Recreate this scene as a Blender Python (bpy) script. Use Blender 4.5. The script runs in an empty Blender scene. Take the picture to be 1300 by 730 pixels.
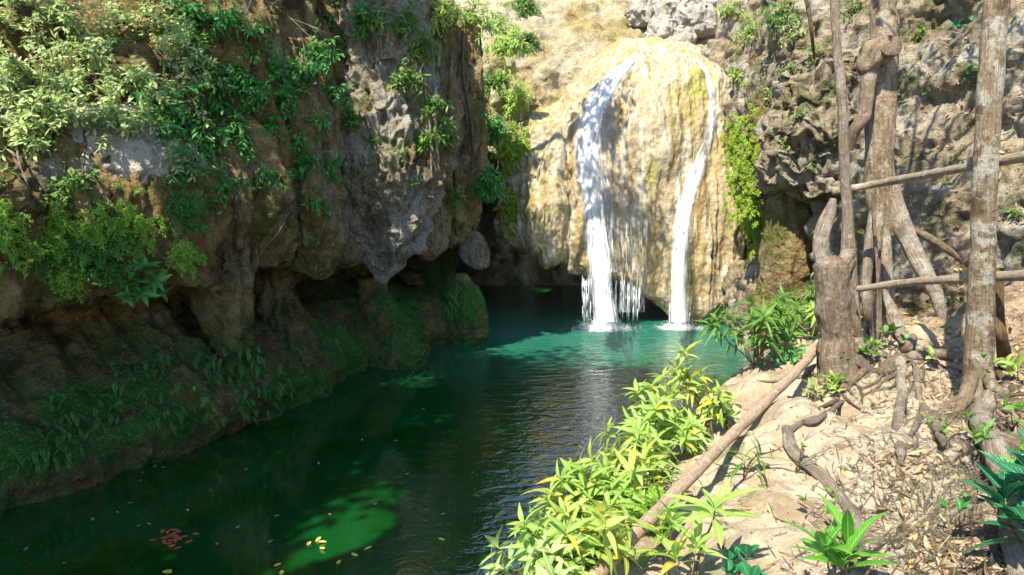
import bpy, math, random
import numpy as np
from mathutils import Vector
from mathutils.bvhtree import BVHTree

R = math.radians
rng = np.random.default_rng(7)
random.seed(7)
scn = bpy.context.scene
COL = scn.collection

# ------------------------------------------------------------------ camera
CAM_H, PITCH, FPX = 4.5, R(10.0), 863.0
cam_data = bpy.data.cameras.new('camera')
cam = bpy.data.objects.new('camera', cam_data)
COL.objects.link(cam)
cam.location = (0, 0, CAM_H)
cam.rotation_euler = (R(90) - PITCH, 0, 0)
cam_data.sensor_width = 36.0
cam_data.lens = 36.0 * FPX / 1300.0
cam_data.clip_start = 0.05
cam_data.clip_end = 500
scn.camera = cam
EYE = np.array([0, 0, CAM_H])


def ray(px, py):
    a, b = (px - 650.0) / FPX, -(py - 365.0) / FPX
    d = np.array([a, math.cos(PITCH) + b * math.sin(PITCH), -math.sin(PITCH) + b * math.cos(PITCH)])
    return d / np.linalg.norm(d)


# ------------------------------------------------------------------ noise
_G = np.random.default_rng(3).normal(size=(1024, 3))
_G /= np.linalg.norm(_G, axis=1)[:, None]
_RV = np.random.default_rng(4).random((1024, 3))


def _hash(ix, iy, iz, seed):
    h = (ix.astype(np.int64) * 73856093) ^ (iy.astype(np.int64) * 19349663) ^ (iz.astype(np.int64) * 83492791) ^ (seed * 2654435761 & 0xffffffff)
    h = (h ^ (h >> 13)) * 1274126177 & 0xffffffff
    return ((h ^ (h >> 16)) & 1023).astype(np.int64)


def gnoise(x, y, z, seed=0):
    x, y, z = np.broadcast_arrays(x, y, z)
    fx, fy, fz = np.floor(x), np.floor(y), np.floor(z)
    dx, dy, dz = x - fx, y - fy, z - fz
    q = lambda t: t * t * t * (t * (t * 6 - 15) + 10)
    ux, uy, uz = q(dx), q(dy), q(dz)
    out = 0.0
    for i in (0, 1):
        wx = ux if i else 1 - ux
        for j in (0, 1):
            wy = uy if j else 1 - uy
            for k in (0, 1):
                wz = uz if k else 1 - uz
                g = _G[_hash(fx + i, fy + j, fz + k, seed)]
                out = out + wx * wy * wz * (g[..., 0] * (dx - i) + g[..., 1] * (dy - j) + g[..., 2] * (dz - k))
    return out * 1.6


def fbm(x, y, z, o=4, seed=0, gain=.5, lac=2.03):
    a, s, f = 1.0, 0.0, 1.0
    for i in range(o):
        s = s + a * gnoise(x * f, y * f, z * f, seed + i * 17)
        a *= gain
        f *= lac
    return s


def ridged(x, y, z, o=3, seed=0):
    a, s, f = 1.0, 0.0, 1.0
    for i in range(o):
        s = s + a * (1 - 2 * np.abs(gnoise(x * f, y * f, z * f, seed + i * 11)))
        a *= .5
        f *= 2.1
    return s / 1.75


def worley(x, y, z, seed=0):
    x, y, z = np.broadcast_arrays(x, y, z)
    fx, fy, fz = np.floor(x), np.floor(y), np.floor(z)
    f1 = np.full(x.shape, 9.0)
    f2 = np.full(x.shape, 9.0)
    cid = np.zeros(x.shape)
    for i in (-1, 0, 1):
        for j in (-1, 0, 1):
            for k in (-1, 0, 1):
                h = _hash(fx + i, fy + j, fz + k, seed)
                p = _RV[h]
                d = np.sqrt((fx + i + p[..., 0] - x) ** 2 + (fy + j + p[..., 1] - y) ** 2 + (fz + k + p[..., 2] - z) ** 2)
                new = d < f1
                f2 = np.where(new, f1, np.minimum(f2, d))
                cid = np.where(new, h / 1023.0, cid)
                f1 = np.minimum(f1, d)
    return f1, f2, cid


def smooth(a, b, x):
    t = np.clip((x - a) / (b - a), 0, 1)
    return t * t * (3 - 2 * t)


# ------------------------------------------------------------------ mesh helpers
def mesh_from(name, V, Q=None, T=None, uv=None, mat=None, smooth_shade=True):
    V = np.asarray(V, dtype=np.float32)
    loops, starts, n = [], [], 0
    if Q is not None and len(Q):
        Q = np.asarray(Q, dtype=np.int32)
        loops.append(Q.ravel())
        starts.append(np.arange(len(Q)) * 4)
        n = len(Q) * 4
    if T is not None and len(T):
        T = np.asarray(T, dtype=np.int32)
        loops.append(T.ravel())
        starts.append(n + np.arange(len(T)) * 3)
    L = np.concatenate(loops).astype(np.int32)
    S = np.concatenate(starts).astype(np.int32)
    me = bpy.data.meshes.new(name)
    me.vertices.add(len(V))
    me.vertices.foreach_set('co', V.ravel())
    me.loops.add(len(L))
    me.loops.foreach_set('vertex_index', L)
    me.polygons.add(len(S))
    me.polygons.foreach_set('loop_start', S)
    if uv is not None:
        uvl = me.uv_layers.new(name='UVMap')
        uvl.data.foreach_set('uv', np.asarray(uv, dtype=np.float32)[L].ravel())
    me.update(calc_edges=True)
    me.polygons.foreach_set('use_smooth', np.full(len(S), smooth_shade))
    if mat:
        me.materials.append(mat)
    me.validate()
    return me


def link(name, me, parent=None, loc=None):
    o = bpy.data.objects.new(name, me)
    COL.objects.link(o)
    if parent is not None:
        o.parent = parent
    if loc is not None:
        o.location = loc
    return o


def tag(o, label=None, cat=None, group=None, kind=None):
    if label:
        o['label'] = label
    if cat:
        o['category'] = cat
    if group:
        o['group'] = group
    if kind:
        o['kind'] = kind
    return o


def thing(name, label, cat, loc=(0, 0, 0), group=None):
    o = bpy.data.objects.new(name, None)
    o.empty_display_size = .2
    COL.objects.link(o)
    o.location = loc
    return tag(o, label, cat, group)


def part(name, mesh, parent, label=None):
    """mesh given in world coordinates, made local to its thing's base"""
    base = Vector(parent.location)
    p = parent.parent
    while p is not None:
        base += Vector(p.location)
        p = p.parent
    n = len(mesh.vertices)
    co = np.empty(n * 3, dtype=np.float32)
    mesh.vertices.foreach_get('co', co)
    co = co.reshape(-1, 3) - np.array(base, dtype=np.float32)
    mesh.vertices.foreach_set('co', co.ravel())
    mesh.update()
    o = link(name, mesh, parent)
    if label:
        o['label'] = label
    return o


def rooted(name, mesh, base):
    """one-mesh thing with its origin at base"""
    n = len(mesh.vertices)
    co = np.empty(n * 3, dtype=np.float32)
    mesh.vertices.foreach_get('co', co)
    co = co.reshape(-1, 3) - np.array(base, dtype=np.float32)
    mesh.vertices.foreach_set('co', co.ravel())
    mesh.update()
    return link(name, mesh, None, tuple(float(b) for b in base))


def grid_quads(nv, nu, wrap=False):
    i = np.arange(nv - 1)[:, None]
    if wrap:
        j = np.arange(nu)[None, :]
        k = (j + 1) % nu
    else:
        j = np.arange(nu - 1)[None, :]
        k = j + 1
    return np.stack([i * nu + j, i * nu + k, (i + 1) * nu + k, (i + 1) * nu + j], -1).reshape(-1, 4)


def grid_normals(P):
    du = np.gradient(P, axis=1)
    dv = np.gradient(P, axis=0)
    n = np.cross(du, dv)
    return n / (np.linalg.norm(n, axis=-1, keepdims=True) + 1e-9)


def bvh_of(me, off=(0, 0, 0)):
    n = len(me.vertices)
    co = np.empty(n * 3, dtype=np.float32)
    me.vertices.foreach_get('co', co)
    co = co.reshape(-1, 3) + np.array(off, dtype=np.float32)
    return BVHTree.FromPolygons(co.tolist(), [tuple(p.vertices) for p in me.polygons])


def catmull(P, n):
    P = np.asarray(P, dtype=float)
    if len(P) == 2:
        t = np.linspace(0, 1, n)[:, None]
        return P[0] * (1 - t) + P[1] * t
    Q = np.vstack([2 * P[0] - P[1], P, 2 * P[-1] - P[-2]])
    m = len(P) - 1
    t = np.linspace(0, m, n)
    i = np.minimum(t.astype(int), m - 1)
    f = (t - i)[:, None]
    a, b, c, d = Q[i], Q[i + 1], Q[i + 2], Q[i + 3]
    return .5 * ((2 * b) + (-a + c) * f + (2 * a - 5 * b + 4 * c - d) * f ** 2 + (-a + 3 * b - 3 * c + d) * f ** 3)


def norm(v):
    v = np.asarray(v, dtype=float)
    return v / (np.linalg.norm(v, axis=-1, keepdims=True) + 1e-9)


def tube_arrays(path, rad, sides=8, steps=None, bump=0.0, bscale=6.0, seed=0, cap=True, flat=None):
    """path control points, radius per control point -> V, Q, T, UV"""
    n = steps or max(2, len(path))
    P = catmull(path, n)
    rad = np.asarray(rad, dtype=float)
    r = np.interp(np.linspace(0, 1, n), np.linspace(0, 1, len(rad)), rad)
    tan = norm(np.gradient(P, axis=0))
    up = np.array([0, 0, 1.0]) if abs(tan[0][2]) < .9 else np.array([1.0, 0, 0])
    nx = norm(np.cross(tan[0], up))
    NX = [nx]
    for k in range(1, n):
        v = NX[-1] - tan[k] * np.dot(NX[-1], tan[k])
        NX.append(norm(v))
    NX = np.array(NX)
    NY = np.cross(tan, NX)
    th = np.linspace(0, 2 * np.pi, sides, endpoint=False)
    dirs = NX[:, None, :] * np.cos(th)[None, :, None] + NY[:, None, :] * np.sin(th)[None, :, None]
    V = P[:, None, :] + dirs * r[:, None, None]
    if bump:
        d = fbm(V[..., 0] * bscale, V[..., 1] * bscale, V[..., 2] * bscale * .45, 4, seed)
        d2 = fbm(V[..., 0] * bscale * .3, V[..., 1] * bscale * .3, V[..., 2] * bscale * .2, 2, seed + 5)
        V = V + dirs * ((d * .6 + d2 * .4) * bump * np.minimum(1, r / r.max() + .2)[:, None])[..., None]
    Q = grid_quads(n, sides, True)
    s = np.concatenate([[0], np.cumsum(np.linalg.norm(np.diff(P, axis=0), axis=1))])
    UV = np.stack(np.broadcast_arrays(np.abs(th / np.pi - 1)[None, :], s[:, None]), -1).reshape(-1, 2)
    V = V.reshape(-1, 3)
    T = None
    if cap:
        V = np.vstack([V, P[:1], P[-1:]])
        UV = np.vstack([UV, [[.5, 0]], [[.5, s[-1]]]])
        j = np.arange(sides)
        k = (j + 1) % sides
        c0, c1 = len(V) - 2, len(V) - 1
        b = (n - 1) * sides
        T = np.vstack([np.stack([np.full(sides, c0), k, j], -1), np.stack([np.full(sides, c1), b + j, b + k], -1)])
    return V, Q, T, UV


class Bag:
    """collects arrays and makes one mesh"""
    def __init__(self):
        self.V, self.Q, self.T, self.U, self.n = [], [], [], [], 0

    def add(self, V, Q=None, T=None, UV=None):
        self.V.append(V)
        if Q is not None and len(Q):
            self.Q.append(Q + self.n)
        if T is not None and len(T):
            self.T.append(T + self.n)
        self.U.append(UV if UV is not None else np.zeros((len(V), 2)))
        self.n += len(V)

    def tube(self, path, rad, **k):
        self.add(*tube_arrays(path, rad, **k))

    def mesh(self, name, mat):
        return mesh_from(name, np.vstack(self.V), np.vstack(self.Q) if self.Q else None,
                         np.vstack(self.T) if self.T else None, np.vstack(self.U), mat)


def leaf_arrays(P, D, N, L, W, droop=.25, fold=.25, rows=3, shape='lance'):
    """N leaves as bent, folded blades"""
    P, D, N = np.asarray(P, float), norm(D), np.asarray(N, float)
    n = len(P)
    L = np.broadcast_to(L, (n,)).astype(float)
    W = np.broadcast_to(W, (n,)).astype(float)
    S = norm(np.cross(D, N))
    U = np.cross(S, D)
    t = np.linspace(0, 1, rows + 1)
    if shape == 'lance':
        w = np.sin(np.pi * np.clip(t, 0, 1) ** .85) ** .9
    elif shape == 'obov':
        w = np.sin(np.pi * np.clip(t, 0, 1) ** 1.5) ** .7
    else:
        w = np.sin(np.pi * t) ** .6
    w[0] = w[-1] = 0
    dr = np.broadcast_to(droop, (n,)).astype(float)
    Vs, uvs, idx, cnt = [], [], [], 0
    rowid = []
    for i, ti in enumerate(t):
        c = P + D * (L * ti)[:, None] - U * (L * dr * ti * ti)[:, None]
        if i in (0, rows):
            rowid.append([cnt])
            Vs.append(c)
            uvs.append((.5, ti))
            cnt += 1
        else:
            side = S * (W * .5 * w[i])[:, None]
            lift = U * (W * .5 * w[i] * fold)[:, None]
            Vs += [c - side + lift, c, c + side + lift]
            uvs += [(0, ti), (.5, ti), (1, ti)]
            rowid.append([cnt, cnt + 1, cnt + 2])
            cnt += 3
    tris = []
    for i in range(rows):
        a, b = rowid[i], rowid[i + 1]
        if len(a) == 1 and len(b) == 3:
            tris += [(a[0], b[1], b[0]), (a[0], b[2], b[1])]
        elif len(a) == 3 and len(b) == 3:
            tris += [(a[0], a[1], b[1]), (a[0], b[1], b[0]), (a[1], a[2], b[2]), (a[1], b[2], b[1])]
        elif len(a) == 3:
            tris += [(a[0], a[1], b[0]), (a[1], a[2], b[0])]
    V = np.stack(Vs, 1).reshape(-1, 3)
    UV = np.tile(np.array(uvs), (n, 1))
    T = (np.array(tris)[None] + (np.arange(n) * cnt)[:, None, None]).reshape(-1, 3)
    return V, None, T, UV


# ------------------------------------------------------------------ materials
class NT:
    def __init__(self, name):
        self.m = bpy.data.materials.new(name)
        self.m.use_nodes = True
        self.t = self.m.node_tree
        self.t.nodes.clear()
        self.out = self.t.nodes.new('ShaderNodeOutputMaterial')

    def n(self, typ, **kw):
        nd = self.t.nodes.new('ShaderNode' + typ)
        for k, v in kw.items():
            if hasattr(nd, k):
                setattr(nd, k, v)
        return nd

    def put(self, sock, v):
        if hasattr(v, 'is_linked') or hasattr(v, 'links'):
            self.t.links.new(v, sock)
        else:
            if hasattr(v, '__len__') and len(v) == 3 and sock.type == 'RGBA':
                v = (*v, 1)
            sock.default_value = v

    def coords(self, kind='pos'):
        if kind == 'pos':
            return self.n('NewGeometry').outputs['Position']
        return self.n('TexCoord').outputs[kind]

    def mapped(self, vec, scale):
        mp = self.n('Mapping')
        mp.inputs['Scale'].default_value = scale
        self.put(mp.inputs['Vector'], vec)
        return mp.outputs[0]

    def noise(self, vec, scale=1, detail=5, rough=.55, dist=0):
        nd = self.n('TexNoise')
        self.put(nd.inputs['Vector'], vec)
        nd.inputs['Scale'].default_value = scale
        nd.inputs['Detail'].default_value = detail
        nd.inputs['Roughness'].default_value = rough
        nd.inputs['Distortion'].default_value = dist
        return nd.outputs['Fac']

    def voro(self, vec, scale=1, feature='F1'):
        nd = self.n('TexVoronoi', feature=feature)
        self.put(nd.inputs['Vector'], vec)
        nd.inputs['Scale'].default_value = scale
        return nd.outputs['Distance']

    def ramp(self, fac, lo, hi):
        nd = self.n('MapRange', interpolation_type='SMOOTHSTEP')
        self.put(nd.inputs['Value'], fac)
        nd.inputs['From Min'].default_value = lo
        nd.inputs['From Max'].default_value = hi
        return nd.outputs[0]

    def mix(self, fac, a, b, blend='MIX'):
        nd = self.n('Mix', data_type='RGBA', blend_type=blend)
        self.put(nd.inputs[0], fac)
        self.put(nd.inputs[6], a)
        self.put(nd.inputs[7], b)
        return nd.outputs[2]

    def math(self, op, a, b=0.0):
        nd = self.n('Math', operation=op)
        self.put(nd.inputs[0], a)
        self.put(nd.inputs[1], b)
        return nd.outputs[0]

    def bump(self, h, strength=.5, dist=.05, prev=None):
        nd = self.n('Bump')
        self.put(nd.inputs['Height'], h)
        nd.inputs['Strength'].default_value = strength
        nd.inputs['Distance'].default_value = dist
        if prev is not None:
            self.put(nd.inputs['Normal'], prev)
        return nd.outputs[0]

    def bsdf(self, col, rough=.8, normal=None, spec=.3, **kw):
        b = self.n('BsdfPrincipled')
        self.put(b.inputs['Base Color'], col)
        self.put(b.inputs['Roughness'], rough)
        b.inputs['Specular IOR Level'].default_value = spec
        if normal is not None:
            self.put(b.inputs['Normal'], normal)
        for k, v in kw.items():
            self.put(b.inputs[k], v)
        return b.outputs[0]

    def mixs(self, fac, a, b):
        nd = self.n('MixShader')
        self.put(nd.inputs[0], fac)
        self.put(nd.inputs[1], a)
        self.put(nd.inputs[2], b)
        return nd.outputs[0]

    def done(self, sh):
        self.put(self.out.inputs['Surface'], sh)
        return self.m


def rock_mat(name, tan, brown, grey, moss, moss_amt=.55, streak=.5, streak_col=(.05, .04, .025), scale=1.0, grey_amt=.55, bump=1.0, rough=.85, spec=.25, low=None):
    k = NT(name)
    p = k.coords()
    ps = k.mapped(p, (1.0, 1.0, .22))
    big = k.noise(p, .55 * scale, 6, .6)
    mid = k.noise(p, 2.3 * scale, 6, .62)
    fine = k.noise(p, 11 * scale, 6, .68)
    st = k.noise(ps, 2.6 * scale, 6, .6, .6)
    st2 = k.noise(ps, 7.5 * scale, 5, .6, .3)
    c = k.mix(k.ramp(mid, .36, .64), brown, tan)
    c = k.mix(k.ramp(k.math('ADD', big, k.math('MULTIPLY', fine, .35)), grey_amt, grey_amt + .22), c, grey)
    c = k.mix(k.math('MULTIPLY', k.ramp(st, .52, .66), streak), c, streak_col)
    c = k.mix(k.math('MULTIPLY', k.ramp(st2, .58, .75), .45 * min(1, streak * 1.4)), c, tuple(min(1, x * 1.5) for x in tan))
    mo = k.noise(p, .9 * scale, 7, .7)
    c = k.mix(k.math('MULTIPLY', k.ramp(mo, moss_amt, moss_amt + .1), .8), c, moss)
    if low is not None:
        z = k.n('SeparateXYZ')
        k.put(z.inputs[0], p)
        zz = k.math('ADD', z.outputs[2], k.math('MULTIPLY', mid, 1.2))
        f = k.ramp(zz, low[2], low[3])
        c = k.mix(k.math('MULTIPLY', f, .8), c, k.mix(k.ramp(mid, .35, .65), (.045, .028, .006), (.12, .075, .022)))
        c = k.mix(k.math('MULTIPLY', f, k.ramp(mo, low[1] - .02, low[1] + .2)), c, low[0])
    c = k.mix(k.math('MULTIPLY', k.ramp(fine, .55, .75), .45), c, tuple(x * .45 for x in brown))
    pit = k.voro(k.mapped(p, (1, 1, .8)), 17 * scale)
    c = k.mix(k.math('MULTIPLY', k.ramp(k.noise(p, 26 * scale, 5, .75), .55, .66), .6), c, tuple(min(1, x * 1.4) for x in grey))
    c = k.mix(k.math('MULTIPLY', k.ramp(k.noise(p, 6.5 * scale, 7, .75), .58, .70), .7), c, tuple(x * .35 for x in brown))
    h = k.math('ADD', k.math('MULTIPLY', fine, .8), k.math('MULTIPLY', pit, .35))
    h = k.math('ADD', h, k.math('MULTIPLY', st2, .5))
    nb = k.bump(k.math('ADD', h, k.math('MULTIPLY', mid, 1.2)), .95 * bump, .13)
    nb = k.bump(k.noise(p, 46 * scale, 5, .7), .6 * bump, .025, nb)
    return k.done(k.bsdf(c, rough, nb, spec))


def leaf_mat(name, a, b, trans=.35, rough=.42, yellow=None, vein=True):
    k = NT(name)
    g = k.n('NewGeometry')
    rnd = g.outputs['Random Per Island']
    uv = k.n('TexCoord').outputs['UV']
    c = k.mix(rnd, a, b)
    if yellow is not None:
        c = k.mix(k.ramp(k.math('FRACT', k.math('MULTIPLY', rnd, 7.31)), .9, .95), c, yellow)
    c = k.mix(k.math('MULTIPLY', k.ramp(k.noise(k.coords(), 30, 3), .45, .7), .35), c, tuple(x * .6 for x in a))
    nrm = None
    if vein:
        s = k.n('SeparateXYZ')
        k.put(s.inputs[0], uv)
        mid = k.math('ABSOLUTE', k.math('SUBTRACT', s.outputs[0], .5))
        c = k.mix(k.ramp(mid, .07, .02), c, tuple(min(1, x * 1.6 + .02) for x in b))
        ribs = k.math('SINE', k.math('MULTIPLY', k.math('ADD', s.outputs[1], k.math('MULTIPLY', mid, -.35)), 75))
        nrm = k.bump(ribs, .25, .006)
    sh = k.bsdf(c, rough, nrm, .4)
    tr = k.n('BsdfTranslucent')
    k.put(tr.inputs[0], k.mix(.5, c, tuple(min(1, x * 1.7) for x in b)))
    return k.done(k.mixs(trans, sh, tr.outputs[0]))


def bark_mat(name, a, b, c3, patch=.5, lichen=None, bump=1.0, scale=1.0):
    k = NT(name)
    p = k.coords()
    uv = k.coords('UV')
    uvs = k.mapped(uv, (5 * scale, 1.4 * scale, 1))
    f1 = k.noise(uvs, 3.0, 7, .65, .4)
    f2 = k.noise(p, 5 * scale, 6, .62)
    f3 = k.noise(p, 26 * scale, 5, .7)
    c = k.mix(k.ramp(f1, .38, .62), a, b)
    c = k.mix(k.math('MULTIPLY', k.ramp(f2, patch, patch + .08), .85), c, c3)
    if lichen is not None:
        c = k.mix(k.math('MULTIPLY', k.ramp(k.noise(p, 3.3 * scale, 6, .66), .5, .58), .9), c, lichen)
        c = k.mix(k.math('MULTIPLY', k.ramp(k.noise(p, 8 * scale, 5, .6), .6, .66), .8), c, tuple(x * .5 for x in a))
    c = k.mix(k.math('MULTIPLY', k.ramp(k.noise(p, 2.2, 5, .7), .5, .7), .5), c, tuple(x * .5 for x in a))
    c = k.mix(k.math('MULTIPLY', k.ramp(f3, .5, .68), .6), c, tuple(x * .4 for x in a))
    c = k.mix(k.math('MULTIPLY', k.ramp(k.noise(p, 13, 6, .7), .56, .66), .6), c, tuple(min(1, x * 1.3) for x in c3))
    nb = k.bump(k.math('ADD', k.math('MULTIPLY', f1, 1.0), k.math('MULTIPLY', f3, .5)), 1.1 * bump, .06)
    nb = k.bump(k.noise(p, 70, 4, .7), .5 * bump, .008, nb)
    return k.done(k.bsdf(c, .8, nb, .25))


M = {}
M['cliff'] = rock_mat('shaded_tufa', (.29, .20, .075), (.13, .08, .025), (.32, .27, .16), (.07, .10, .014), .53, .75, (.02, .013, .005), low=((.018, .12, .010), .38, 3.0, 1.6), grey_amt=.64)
M['lobe'] = rock_mat('grey_tufa', (.31, .24, .12), (.14, .09, .035), (.40, .37, .29), (.09, .11, .025), .55, .6, (.04, .025, .012), grey_amt=.58, bump=1.3)
M['lobe_tan'] = rock_mat('tan_tufa', (.32, .23, .09), (.14, .085, .03), (.35, .29, .17), (.09, .11, .02), .52, .7, (.025, .016, .007), grey_amt=.64, bump=1.2)
M['wall'] = rock_mat('right_limestone', (.50, .41, .27), (.28, .20, .11), (.55, .50, .40), (.12, .13, .03), .50, .45, (.06, .04, .02), scale=1.6, grey_amt=.60, bump=1.6)
M['back'] = rock_mat('sunny_slope', (.40, .31, .13), (.24, .17, .07), (.44, .38, .25), (.26, .26, .06), .55, .15, (.20, .15, .07), scale=1.3)
M['boulder'] = rock_mat('pale_boulder', (.46, .38, .26), (.26, .19, .10), (.54, .49, .40), (.20, .20, .07), .62, .2, (.22, .17, .1), scale=2.0, grey_amt=.45)
M['bankrock'] = rock_mat('bank_rock', (.50, .40, .26), (.30, .20, .11), (.54, .47, .36), (.17, .17, .06), .66, .15, (.2, .14, .08), scale=2.2, grey_amt=.5)


def travertine():
    k = NT('travertine')
    p = k.coords()
    ps = k.mapped(p, (1, .6, .10))
    a = k.noise(ps, 1.7, 6, .6, .4)
    b = k.noise(ps, 5.0, 6, .62, .3)
    n1 = k.noise(p, 3.5, 6, .65)
    fine = k.noise(p, 18, 6, .7)
    c = k.mix(k.ramp(a, .38, .62), (.34, .25, .11), (.39, .33, .22))
    c = k.mix(k.math('MULTIPLY', k.ramp(b, .55, .68), .8), c, (.34, .18, .035))
    c = k.mix(k.math('MULTIPLY', k.ramp(b, .46, .36), .6), c, (.55, .51, .44))
    c = k.mix(k.math('MULTIPLY', k.ramp(k.noise(k.mapped(p, (1, 1, .35)), 1.1, 6, .65), .56, .66), .85), c, (.27, .26, .035))
    c = k.mix(k.math('MULTIPLY', k.ramp(n1, .55, .72), .5), c, (.28, .19, .07))
    c = k.mix(k.math('MULTIPLY', k.ramp(fine, .50, .70), .5), c, (.25, .18, .07))
    # greener and rougher beyond the wet middle
    s = k.n('SeparateXYZ')
    k.put(s.inputs[0], p)
    left = k.ramp(s.outputs[0], 1.6, .6)
    c = k.mix(k.math('MULTIPLY', left, k.ramp(n1, .42, .62)), c, (.20, .17, .04))
    nod = k.voro(k.mapped(p, (1, 1, .7)), 9)
    h = k.math('ADD', k.math('MULTIPLY', fine, .7), k.math('MULTIPLY', nod, .7))
    nb = k.bump(h, .8, .07)
    nb = k.bump(k.noise(p, 60, 4, .7), .5, .02, nb)
    return k.done(k.bsdf(c, .5, nb, .5))


M['trav'] = travertine()


def bank_material():
    k = NT('bank_earth_and_rock')
    p = k.coords()
    n1 = k.noise(p, 1.1, 7, .62)
    n2 = k.noise(p, 4.5, 6, .65)
    n3 = k.noise(p, 22, 6, .7)
    n4 = k.noise(p, 70, 4, .7)
    rock = k.mix(k.ramp(n2, .35, .65), (.38, .30, .195), (.47, .39, .275))
    rock = k.mix(k.math('MULTIPLY', k.ramp(k.noise(p, 2.6, 5, .6), .56, .68), .6), rock, (.40, .36, .30))
    soil = k.mix(k.ramp(n2, .4, .6), (.18, .125, .075), (.33, .255, .165))
    soil = k.mix(k.math('MULTIPLY', k.ramp(n3, .55, .68), .7), soil, (.45, .30, .14))
    at = k.n('Attribute', attribute_name='rockiness')
    f = k.math('ADD', at.outputs['Fac'], k.math('MULTIPLY', k.math('SUBTRACT', n1, .5), 1.4))
    f = k.math('ADD', f, k.math('MULTIPLY', k.math('SUBTRACT', n3, .5), .35))
    f = k.ramp(f, .4, .62)
    rock = k.mix(k.math('MULTIPLY', k.ramp(k.noise(p, 1.7, 7, .72, .5), .48, .66), .75), rock, (.25, .18, .11))
    c = k.mix(f, soil, rock)
    c = k.mix(k.math('MULTIPLY', k.ramp(k.noise(p, 2.0, 6, .68), .6, .66), .55), c, (.12, .14, .03))
    c = k.mix(k.math('MULTIPLY', k.ramp(n3, .55, .75), .25), c, (.20, .13, .07))
    c = k.mix(k.math('MULTIPLY', k.ramp(n4, .58, .7), .4), c, (.62, .52, .38))
    nb = k.bump(k.math('ADD', n3, k.math('MULTIPLY', n2, .7)), .8, .06)
    nb = k.bump(n4, .5, .010, nb)
    return k.done(k.bsdf(c, .9, nb, .15))


M['bank'] = bank_material()


def water_material():
    k = NT('pool_water')
    p = k.coords()
    s = k.n('SeparateXYZ')
    k.put(s.inputs[0], p)
    r1 = k.noise(k.mapped(p, (1.6, 3.2, 1)), 1.5, 3, .55, .6)
    r2 = k.noise(k.mapped(p, (1.0, 1.7, 1)), 6.5, 3, .55, .3)
    # the falls stir the right side of the pool, the left lies calm
    stir = k.ramp(k.math('ADD', s.outputs[0], k.math('MULTIPLY', k.noise(p, .5, 2), 1.5)), -1.2, 2.2)
    amp = k.math('ADD', .06, k.math('MULTIPLY', stir, .94))
    h = k.math('MULTIPLY', k.math('ADD', k.math('MULTIPLY', r1, 1.0), k.math('MULTIPLY', r2, .33)), amp)
    nb = k.bump(h, .9, .052)
    tur = k.ramp(k.noise(p, .8, 4, .6, .5), .35, .65)
    body = k.mix(tur, (.0018, .042, .0035), (.0024, .055, .011))
    # aerated water by the falls is paler
    dx = k.math('SUBTRACT', s.outputs[0], 3.4)
    dy = k.math('SUBTRACT', s.outputs[1], 19.0)
    d2 = k.math('SQRT', k.math('ADD', k.math('MULTIPLY', k.math('MULTIPLY', dx, dx), .45), k.math('MULTIPLY', dy, dy)))
    near = k.ramp(k.math('ADD', d2, k.math('MULTIPLY', tur, 1.5)), 8.0, 1.0)
    body = k.mix(k.math('MULTIPLY', near, .8), body, (.035, .20, .15))
    dif = k.n('BsdfDiffuse')
    k.put(dif.inputs[0], body)
    gl = k.n('BsdfGlossy')
    gl.inputs['Roughness'].default_value = .025
    gl.inputs['Color'].default_value = (1, 1, 1, 1)
    k.put(gl.inputs['Normal'], nb)
    fr = k.n('Fresnel')
    fr.inputs['IOR'].default_value = 2.8
    k.put(fr.inputs['Normal'], nb)
    return k.done(k.mixs(fr.outputs[0], dif.outputs[0], gl.outputs[0]))


M['water'] = water_material()


def falls_material(name, dens, sx=16.0, sy=.55):
    k = NT(name)
    uv = k.coords('UV')
    s = k.n('SeparateXYZ')
    k.put(s.inputs[0], uv)
    st = k.noise(k.mapped(uv, (sx, sy, 1)), 1.0, 6, .7, .35)
    st2 = k.noise(k.mapped(uv, (sx * 3.1, sy * 2.6, 1)), 1.0, 5, .7, .2)
    st3 = k.noise(k.mapped(uv, (sx * .35, sy * 1.3, 1)), 1.0, 4, .6, .5)
    f = k.math('ADD', k.math('MULTIPLY', st, .45), k.math('ADD', k.math('MULTIPLY', st2, .35), k.math('MULTIPLY', st3, .2)))
    edge = k.math('ABSOLUTE', k.math('SUBTRACT', s.outputs[0], .5))
    f2 = k.math('SUBTRACT', f, k.math('MULTIPLY', k.ramp(edge, .12, .5), .27))
    al = k.ramp(f2, dens - .05, dens + .14)
    dif = k.bsdf(k.mix(k.ramp(f, .4, .58), (.70, .75, .80), (.93, .94, .95)), .5, k.bump(f, .5, .05), .3)
    tl = k.n('BsdfTranslucent')
    tl.inputs[0].default_value = (.82, .86, .9, 1)
    tp = k.n('BsdfTransparent')
    return k.done(k.mixs(k.math('MULTIPLY', al, .96), tp.outputs[0], k.mixs(.3, dif, tl.outputs[0])))


M['falls'] = falls_material('white_water', .475, 30, .8)
M['falls2'] = falls_material('white_water_under', .43, 18, .5)
M['film'] = falls_material('thin_water_film', .50, 46, .9)
M['film2'] = falls_material('sparse_water_film', .53, 60, .8)
M['thread'] = falls_material('water_thread', .2, 2, 2)


def foam_material():
    k = NT('foam')
    uv = k.coords('UV')
    s = k.n('SeparateXYZ')
    k.put(s.inputs[0], uv)
    r = s.outputs[0]
    n = k.noise(k.coords(), 9, 6, .75, .6)
    f = k.math('SUBTRACT', k.math('ADD', n, .22), k.math('MULTIPLY', r, .75))
    al = k.math('MULTIPLY', k.ramp(f, .15, .6), .9)
    dif = k.bsdf((.85, .9, .9), .5)
    tp = k.n('BsdfTransparent')
    return k.done(k.mixs(al, tp.outputs[0], dif))


M['foam'] = foam_material()
k_ = NT('water_drops')
M['drops'] = k_.done(k_.bsdf((.9, .92, .94), .2, None, .5))

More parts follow.
